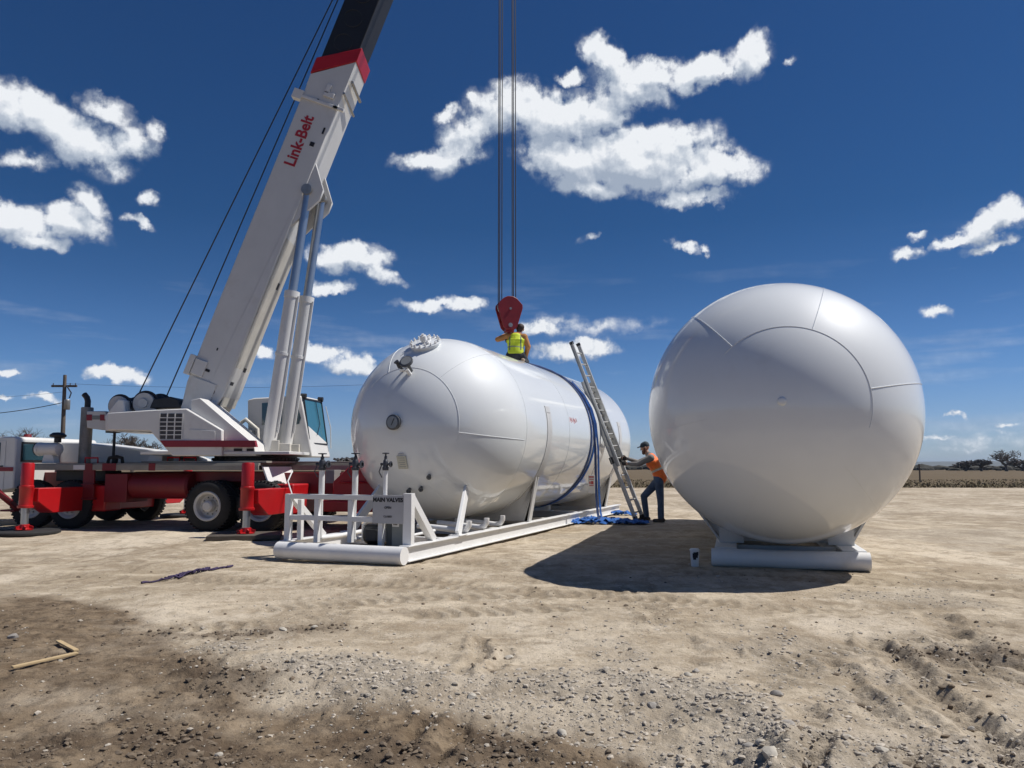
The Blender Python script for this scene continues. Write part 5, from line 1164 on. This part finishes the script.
def ground_worker():
    g = ground_at(652.5, 522); FW = Vector((-.97, .24, 0)); rz = math.atan2(FW.y, FW.x)
    t = fwd = None
    X, Y, Z = (1, 0, 0), (0, 1, 0), (0, 0, 1)
    hipL, hipR = Vector((-.16, .095, .93)), Vector((-.18, -.095, .94))
    kneL, ankL = Vector((-.19, .10, .50)), Vector((-.20, .11, .09))
    kneR, ankR = Vector((.19, -.12, .55)), Vector((.14, -.13, .10))
    pel = Vector((-.17, 0, .97)); wai = Vector((-.145, 0, 1.10)); che = Vector((-.03, 0, 1.33)); nek = Vector((.06, 0, 1.50)); hd = Vector((.135, 0, 1.645))
    shL, shR = Vector((.00, .185, 1.42)), Vector((.03, -.185, 1.42))
    elL, wrL = Vector((.27, .20, 1.28)), Vector((.53, .12, 1.285)); elR, wrR = Vector((.30, -.20, 1.32)), Vector((.55, -.08, 1.40))
    hc, P_ = head_caps(hd, (.96, .10, -.22), (.2, 0, 1))
    torso = [(pel, .145, wai, .135, (Y, 1.12, .82)), (wai, .135, che, .15, (Y, 1.2, .8)), (che, .15, (shL + shR) / 2, .105, (Y, 1.35, .9)), (shL, .07, shR, .07)]
    arms = [(shL, .062, elL, .047), (elL, .045, wrL, .029), (shR, .062, elR, .047), (elR, .045, wrR, .029)]
    legs = [(hipL, .09, kneL, .06), (kneL, .058, ankL, .04), (hipR, .09, kneR, .06), (kneR, .058, ankR, .04)]
    feet = [(ankL + Vector((-.03, 0, -.05)), .036, ankL + Vector((.15, .02, -.055)), .032, (Y, 1.2, .8)), (ankR + Vector((-.03, 0, -.05)), .036, ankR + Vector((.15, -.03, -.06)), .032, (Y, 1.2, .8))]
    hands = hand_caps(wrL, (1, -.25, .05), (0, -.1, 1), (-.1, -1, 0), 1.1) + hand_caps(wrR, (1, -.05, .1), (0, .1, 1), (-.1, 1, 0), 1.1)
    body = fuse('person', hc + [((nek - Vector((.01, 0, .06))), .058, hd + Vector((-.01, 0, -.05)), .054)] + torso + arms + legs + feet + hands, M['skin'], None, .0075, 3, None)
    body.location = (g.x, g.y, ground_z(g.x, g.y) + .0); body.rotation_euler = (0, 0, rz); body.scale = (1.05, 1.08, 1.04)
    tag(body, 'man in orange safety vest, jeans and dark cap steadying the ladder with both hands', 'person')
    inf = lambda caps, e: [tuple([c[0], c[1] + e, c[2], c[3] + e] + list(c[4:])) for c in caps]
    fuse('shirt', inf(torso, .012) + [(shL, .078, elL, .060), (elL, .057, wrL - Vector((.03, 0, 0)), .040), (shR, .078, elR, .060), (elR, .057, wrR - Vector((.03, 0, 0)), .040), (che, .1, nek, .07)], M['greyshirt'], body, .009, 3)
    ax = (nek - pel).normalized()
    vm = vest_mat('vest_orange', (.90, .17, .025), None, tuple(pel), tuple(ax), ((.155, .20, (.52, .50, .42)), (.215, .222, (.5, .45, .1))))
    fuse('safety_vest', [(pel + Vector((-.02, 0, .02)), .165, wai, .158, (Y, 1.12, .86)), (wai, .158, che, .172, (Y, 1.18, .82)), (che, .172, (shL + shR) / 2 + Vector((-.01, 0, -.01)), .122, (Y, 1.3, .95)), (shL * .75 + shR * .25 + Vector((0, 0, .02)), .075, shL * .25 + shR * .75 + Vector((0, 0, .02)), .075)], vm, body, .010, 3)
    fuse('jeans', [(pel, .16, pel + Vector((.01, 0, .04)), .15, (Y, 1.12, .85)), (hipL, .108, kneL, .078), (kneL, .076, ankL + Vector((0, 0, .02)), .064), (hipR, .108, kneR, .078), (kneR, .076, ankR + Vector((0, 0, .02)), .064), (kneL + Vector((.0, 0, -.2)), .072, ankL + Vector((.01, 0, .01)), .068)], M['denim'], body, .009, 3)
    for a, dy in ((ankL, .02), (ankR, -.03)):
        fuse('boot', [(a + Vector((-.045, 0, -.05)), .047, a + Vector((.15, dy, -.058)), .040, (Y, 1.15, .9)), (a + Vector((0, 0, .06)), .052, a + Vector((-.01, 0, -.03)), .052), (a + Vector((-.05, 0, -.08)), .022, a + Vector((.16, dy, -.08)), .022, (Y, 2.0, .8))], M['boot'], body, .008, 2)
    for w, d in ((wrL, (1, -.25, .05)), (wrR, (1, -.05, .1))):
        s = 1 if w is wrL else -1
        fuse('glove', hand_caps(w - Vector((.01, 0, 0)), d, (0, -.1 * s, 1), (-.1, -s, 0), 1.1, 1.16), M['glove'], body, .006, 2)
    f, u = Vector((.96, .10, -.22)).normalized(), Vector((.2, 0, 1)); u = (u - f * u.dot(f)).normalized()
    fuse('cap', [(P_(-.02, 0, .055), .093, P_(.012, 0, .05), .088, (Y, .92, 1)), (P_(.06, 0, .055), .012, P_(.16, 0, .042), .012, (Y, 5.2, 1))], M['cap'], body, .007, 2)
    fuse('beard', [(P_(.035, 0, -.075), .055, P_(.055, 0, -.105), .042, (Y, 1.05, 1)), (P_(.02, .062, -.01), .02, P_(.03, .055, -.07), .026), (P_(.02, -.062, -.01), .02, P_(.03, -.055, -.07), .026)], M['beard'], body, .007, 2)
    face_bits(P_, 1, body)
    return body
ground_worker()

def tank_worker():
    S = Matrix.Translation(tL.location) @ Matrix.Rotation(-AL, 4, 'Z') @ Vector((0.14, 3.36, TZ + TR - .012))
    rz = R_(90 - 6); Y = (0, 1, 0)
    pel = Vector((0, 0, .19)); wai = Vector((.01, 0, .33)); che = Vector((.04, .0, .53)); nek = Vector((.09, -.04, .70)); hd = Vector((.15, -.085, .815))
    shL, shR = Vector((.05, .185, .625)), Vector((.05, -.18, .61))
    elL, wrL = Vector((.10, .40, .57)), Vector((.30, .27, .70)); elR, wrR = Vector((.06, -.265, .38)), Vector((.20, -.21, .19))
    hipL, hipR = Vector((.02, .10, .18)), Vector((.02, -.10, .18)); kneL, kneR = Vector((.36, .22, .07)), Vector((.37, -.19, .05)); ankL, ankR = Vector((-.02, .17, .055)), Vector((-.02, -.16, .03))
    ground = TZ + TR
    hc, P_ = head_caps(hd, (.93, -.10, -.05), (.1, -.22, 1))
    torso = [(pel, .14, wai, .13, (Y, 1.2, .85)), (wai, .13, che, .145, (Y, 1.18, .8)), (che, .145, (shL + shR) / 2, .10, (Y, 1.35, .9)), (shL, .068, shR, .068)]
    arms = [(shL, .06, elL, .046), (elL, .044, wrL, .029), (shR, .06, elR, .046), (elR, .044, wrR, .029)]
    legs = [(hipL, .095, kneL, .065), (kneL, .06, ankL, .042), (hipR, .095, kneR, .065), (kneR, .06, ankR, .042)]
    feet = [(ankL, .036, ankL + Vector((-.14, .0, .0)), .03), (ankR, .036, ankR + Vector((-.14, -.02, -.01)), .03)]
    hands = hand_caps(wrL, (.9, -.3, .35), (0, 0, 1), (0, -1, .2), 1.0) + hand_caps(wrR, (.8, .1, -.35), (.2, 1, .2), (.3, 0, -1), .3)
    body = fuse('person', hc + [(nek - Vector((.02, -.01, .06)), .056, hd + Vector((-.02, .01, -.05)), .054)] + torso + arms + legs + feet + hands, M['skin'], None, .0075, 3)
    body.location = S; body.rotation_euler = (0, 0, rz); body.scale = (1.0, 1.05, .97)
    tag(body, 'man in yellow safety vest kneeling on the tank top under the hook, seen from behind', 'person')
    inf = lambda caps, e: [tuple([c[0], c[1] + e, c[2], c[3] + e] + list(c[4:])) for c in caps]
    fuse('shirt', inf(torso[1:], .012) + [(shL, .076, elL, .062), (elL, .06, wrL, .043), (shR, .076, elR, .062), (elR, .06, wrR, .043)], M['tan_shirt'], body, .009, 3)
    ax = (nek - pel).normalized()
    vm = vest_mat('vest_yellow', (.62, .72, .03), None, tuple(pel), tuple(ax), ((.135, .165, (.30, .33, .20)),))
    nt = vm.node_tree; N = nt.nodes.new; b = nt.nodes['Principled BSDF']; src = b.inputs['Base Color'].links[0].from_socket
    tc = N('ShaderNodeTexCoord'); sp_ = N('ShaderNodeSeparateXYZ'); nt.links.new(tc.outputs['Object'], sp_.inputs[0])
    ab = N('ShaderNodeMath'); ab.operation = 'ABSOLUTE'; nt.links.new(sp_.outputs[1], ab.inputs[0])
    sb = N('ShaderNodeMath'); sb.operation = 'SUBTRACT'; nt.links.new(ab.outputs[0], sb.inputs[0]); sb.inputs[1].default_value = .12
    a2 = N('ShaderNodeMath'); a2.operation = 'ABSOLUTE'; nt.links.new(sb.outputs[0], a2.inputs[0])
    lt = N('ShaderNodeMath'); lt.operation = 'LESS_THAN'; nt.links.new(a2.outputs[0], lt.inputs[0]); lt.inputs[1].default_value = .013
    gz_ = N('ShaderNodeMath'); gz_.operation = 'GREATER_THAN'; nt.links.new(sp_.outputs[2], gz_.inputs[0]); gz_.inputs[1].default_value = .28
    an = N('ShaderNodeMath'); an.operation = 'MULTIPLY'; nt.links.new(lt.outputs[0], an.inputs[0]); nt.links.new(gz_.outputs[0], an.inputs[1])
    mx = N('ShaderNodeMix'); mx.data_type = 'RGBA'; nt.links.new(an.outputs[0], mx.inputs[0]); nt.links.new(src, mx.inputs[6]); mx.inputs[7].default_value = (.10, .15, .12, 1); nt.links.new(mx.outputs[2], b.inputs['Base Color'])
    fuse('safety_vest', [(pel + Vector((0, 0, .03)), .16, wai, .152, (Y, 1.15, .86)), (wai, .152, che, .166, (Y, 1.16, .82)), (che, .166, (shL + shR) / 2 + Vector((-.01, 0, -.02)), .118, (Y, 1.3, .95)), (shL * .78 + shR * .22, .075, shL * .22 + shR * .78, .075)], vm, body, .010, 3)
    fuse('trousers', [(pel + Vector((0, 0, -.01)), .155, pel + Vector((.01, 0, .02)), .15, (Y, 1.2, .88)), (hipL, .112, kneL, .082), (kneL, .08, ankL, .062), (hipR, .112, kneR, .082), (kneR, .08, ankR, .062)], M['dark_trousers'], body, .009, 3)
    for a, s in ((ankL, 1), (ankR, -1)): fuse('boot', [(a + Vector((.04, 0, 0)), .052, a + Vector((-.04, 0, .01)), .050), (a + Vector((-.04, 0, .01)), .048, a + Vector((-.17, s * .02, -.005)), .040)], M['tan_boot'], body, .008, 2)
    fuse('glove', hand_caps(wrL - Vector((.01, 0, 0)), (.9, -.3, .35), (0, 0, 1), (0, -1, .2), 1.0, 1.16), M['glove'], body, .006, 2)
    fuse('glove', hand_caps(wrR - Vector((.01, 0, 0)), (.8, .1, -.35), (.2, 1, .2), (.3, 0, -1), .3, 1.16), M['tan_boot'], body, .006, 2)
    fuse('hair', [(P_(-.025, 0, .04), .092, P_(.005, 0, .05), .086, (Y, .95, 1)), (P_(-.05, 0, -.01), .062, P_(-.045, 0, -.05), .05, (Y, 1.15, 1))], M['hair'], body, .007, 2)
    face_bits(P_, 1, body)
tank_worker()

# ------------------------------------------------------------------ ladder leaning on the tank
LM = Matrix.Translation(tL.location) @ Matrix.Rotation(-AL, 4, 'Z')
def lt(x, y, z): return LM @ Vector((x, y, z))
def ladder():
    y0 = 5.25; A = lt(2.52, y0, ground_z(*lt(2.52, y0, 0).xy)); B = lt(.90, y0 + .02, 4.27); d = (B - A); L = d.length; d.normalize()
    w = (lt(0, 1, 0) - lt(0, 0, 0)).normalized(); w = Matrix.Rotation(R_(-9), 3, 'Z') @ w; w = (w - d * w.dot(d)).normalized(); n = w.cross(d).normalized()
    t = thing('extension_ladder', 'aluminium extension ladder leaning against the tank, steadied by the man in orange', 'ladder', A)
    def sect(nm, s0, s1, off, ww):
        for s in (-1, 1):
            mb = MB(); p = w * s * ww + n * off; mb.bar(d * s0 + p, d * s1 + p, .028, .085, n); mb.bar(d * s0 + p + w * s * .012 + n * .036, d * s1 + p + w * s * .012 + n * .036, .04, .012, n); mb.bar(d * s0 + p + w * s * .012 - n * .036, d * s1 + p + w * s * .012 - n * .036, .04, .012, n)
            obj(nm, mb, M['alu'], t)
        k = int((s1 - s0) / .305)
        for i in range(k):
            q = d * (s0 + .2 + .305 * i) + n * off; mb = MB(); mb.tube(q - w * ww, q + w * ww, .019, None, 10); obj('rung', mb, M['alu'], t)
    sect('base_rail', .03, 3.55, 0, .225); sect('fly_rail', 1.35, L, .075 if n.z > 0 else -.075, .20)
    for s in (-1, 1):
        mb = MB(); p = w * s * .225; mb.bar(p + d * .0, p + d * .14, .05, .11, n); mb.box(p.x - .06, p.x + .06, p.y - .05, p.y + .05, -.01, .025); obj('ladder_foot', mb, M['plastic'], t, .004)
        mb = MB(); p = d * L + w * s * .2 + n * (.075 if n.z > 0 else -.075); mb.bar(p - d * .04, p + d * .03, .05, .10, n); obj('end_cap', mb, M['plastic'], t, .004)
        mb = MB(); p = d * 1.45 + w * s * .215 - n * .02; mb.bar(p, p + d * .16, .06, .12, n); obj('rung_lock', mb, M['plastic'], t, .004)
    mb = MB(); p = d * 3.5 - n * .08; mb.tube(p - w * .03, p + w * .03, .05, None, 14); obj('pulley', mb, M['plastic'], t)
    mb = MB(); mb.path([d * 3.5 - n * .10, d * 2.4 - n * .10 + w * .02, d * 1.5 - n * .09], .008, 5); obj('pull_rope', mb, M['skid'], t)
ladder()

# ------------------------------------------------------------------ blue lifting slings
def ring_pts(y, off, a0, a1, n, wob=0.0, seed=0):
    r_ = random.Random(seed); ph = r_.uniform(0, 6)
    return [lt((TR + off) * math.sin(R_(a)), y + wob * math.sin(a * .04 + ph), TZ + (TR + off) * math.cos(R_(a))) for a in [a0 + (a1 - a0) * k / n for k in range(n + 1)]]
def ring_nrm(pts, y): return [p - lt(0, y, TZ) for p in pts]
sl = thing('lifting_sling', 'blue lifting sling wrapped round the tank beside the ladder', 'sling', lt(0, 4.35, 0))
def at_sl(mb): mb.v = [tuple(Vector(p) - sl.location) for p in mb.v]; return mb
for (y, m, wob, sd, off) in ((4.22, 'strapdark', .03, 1, .012), (4.46, 'strap', .06, 2, .016)):
    p = ring_pts(y, off, -20, 300, 90, wob, sd); mb = MB(); mb.ribbon(p, ring_nrm(p, y), .11, .010); obj('sling_band', at_sl(mb), M[m], sl)
# slack leg hanging beside the tank and the line running up to the man
p = [lt((TR + .02) * math.sin(R_(a)), 4.36, TZ + (TR + .02) * math.cos(R_(a))) for a in (40, 55, 68, 80, 90)] + [lt(TR + .045, 4.36, 1.7), lt(TR + .05, 4.35, 1.2), lt(TR + .06, 4.33, .7), lt(TR + .10, 4.3, .25), lt(TR + .16, 4.2, .10)]
mb = MB(); mb.ribbon(p, [lt(.6, -1, 0) - lt(0, 0, 0)] * len(p), .055, .012); obj('sling_tail', at_sl(mb), M['strapdark'], sl)
p2 = [q + (lt(.03, .14, 0) - lt(0, 0, 0)) for q in p]; mb = MB(); mb.ribbon(p2, [lt(.8, -1, 0) - lt(0, 0, 0)] * len(p), .045, .012); obj('sling_tail', at_sl(mb), M['strap'], sl)
pts = [lt((TR + .02) * math.sin(R_(a)), y, TZ + (TR + .02) * math.cos(R_(a))) for a, y in ((4, 3.48), (10, 3.62), (18, 3.84), (26, 4.06), (34, 4.26), (44, 4.4), (60, 4.44))]
mb = MB(); mb.path(pts, .028, 8); obj('tether', at_sl(mb), M['strapdark'], sl)
# tag hanging on the sling
mb = MB(); o_ = lt(TR + .11, 3.78, .70); 
tg = thing('warning_tag', 'white card with red print hanging on the sling beside the tank', 'tag', o_, -AL)
mb = MB(); mb.box(-.075, .075, -.006, .006, 0, .40); obj('card', mb, M['paper'], tg, .003)
mb = MB()
for (x0, x1, z0, z1) in ((-.055, .055, .345, .375), (-.05, .05, .30, .315), (-.012, .045, .20, .27), (-.05, -.02, .21, .26), (-.05, .05, .165, .18)): mb.box(x0, x1, -.0085, -.0065, z0, z1)
obj('print', mb, M['paperred'], tg)['kind'] = 'stuff'
mb = MB(); mb.tube((0, 0, .40), (.0, .3, .62), .005, None, 5); obj('tie', mb, M['black'], tg)
# heap of strap on the ground
def heap(x0, x1, cx, cy, seed, lab, n, m):
    r_ = random.Random(seed); mb = MB(); base = None
    for s in range(n):
        k = 40; a = r_.uniform(-.3, .3); y = r_.uniform(-.12, .12); pts = []; nr = []
        for i in range(k):
            u_ = i / (k - 1); x = x0 + (x1 - x0) * u_ + .06 * math.sin(i * .9 + s); y += r_.uniform(-.11, .11); y *= .95
            z = .025 + abs(.09 * math.sin(i * .55 + s * 1.7)) * (1 - abs(2 * u_ - 1) ** 3) * r_.uniform(.6, 1.1); pts.append((x, y * 1.2, z)); nr.append((r_.uniform(-.5, .5), r_.uniform(-.9, .3), 1))
        mb.ribbon(pts, nr, .10, .012)
    o = obj('strap_heap', mb, m, loc=(cx, cy, ground_z(cx, cy)), rot=(0, 0, 0), angle=25); tag(o, lab, 'strap'); return o
g = ground_at(602, 524); heap(-1.0, 1.0, g.x, g.y, 3, 'tangled heap of bright blue strap on the ground in front of the ladder foot', 9, M['strap'])
g = ground_at(574, 520); heap(-.45, .6, g.x, g.y, 4, 'small coil of blue strap lying against the skid', 4, M['strap'])
g = ground_at(622, 516); heap(-.55, .45, g.x, g.y + .5, 9, 'narrow run of blue strap lying behind the ladder foot', 2, M['strap'])

# ------------------------------------------------------------------ small things on the ground
def cup():
    g = ground_at(695, 567); t = thing('takeaway_cup', 'tall white takeaway cup with a dark printed mark, in the shade beside the skid', 'cup', (g.x, g.y, ground_z(g.x, g.y))); t.scale = (.88, .88, .95)
    mb = MB(); mb.lathe([(0, 0), (.052, 0), (.055, .004), (.068, .215), (.064, .215), (.05, .01)], 28); obj('cup_body', mb, M['cup'], t)
    mb = MB(); mb.lathe([(.071, .21), (.073, .216), (.073, .226), (.062, .236), (.058, .24), (0, .238)], 28); obj('lid', mb, M['cup'], t)
    mb = MB(); 
    for (a0, a1, z0, z1) in ((-130, -60, .12, .18), (-125, -85, .095, .12), (-80, -50, .15, .20), (-118, -70, .18, .195)):
        v = []; k = 6
        for i in range(k + 1):
            a = R_(a0 + (a1 - a0) * i / k)
            for z in (z0, z1): r = .0555 + .013 * z / .215 + .0012; v.append((r * math.cos(a), r * math.sin(a), z))
        mb.add(v, [(2 * i, 2 * i + 2, 2 * i + 3, 2 * i + 1) for i in range(k)])
    obj('printed_mark', mb, M['ink'], t)['kind'] = 'stuff'
cup()
def lath(p0, p1, lab):
    a, b = ground_at(*p0), ground_at(*p1); a.z = ground_z(a.x, a.y) + .022; b.z = ground_z(b.x, b.y) + .022
    mb = MB(); c_ = (a + b) / 2; mb.bar(a - c_, b - c_, .034, .014); tag(obj('wooden_lath', mb, M['wood'], bevel=.002, loc=c_), lab, 'lath')
lath((12, 669), (77, 656), 'long pale wooden lath lying on the dark soil at lower left')
lath((58, 643), (76, 652.5), 'short broken piece of lath above the end of the long one')
def cord():
    r_ = random.Random(8); mb = MB(); a, b = ground_at(143, 582), ground_at(232, 566); c_ = ground_at(180, 575)
    for s in range(5):
        pts = []; y = r_.uniform(-.05, .05)
        lo, hi = (.0, 1.0) if s < 2 else (.15 + .1 * s * .5, .8)
        for i in range(30):
            u_ = lo + (hi - lo) * i / 29; q = a.lerp(b, u_) + Vector((r_.uniform(-.02, .02), r_.uniform(-.06, .06) + y, 0)); q.z = ground_z(q.x, q.y) + .012 + .03 * abs(math.sin(i * .8 + s)) * (1 if .2 < u_ < .7 else .2); pts.append(q - c_)
        mb.path(pts, .011, 5)
    tag(obj('webbing_cord', mb, M['cord'], loc=c_), 'dark purple tangled cord lying on the bare dirt left of the valve skid', 'cord')
cord()
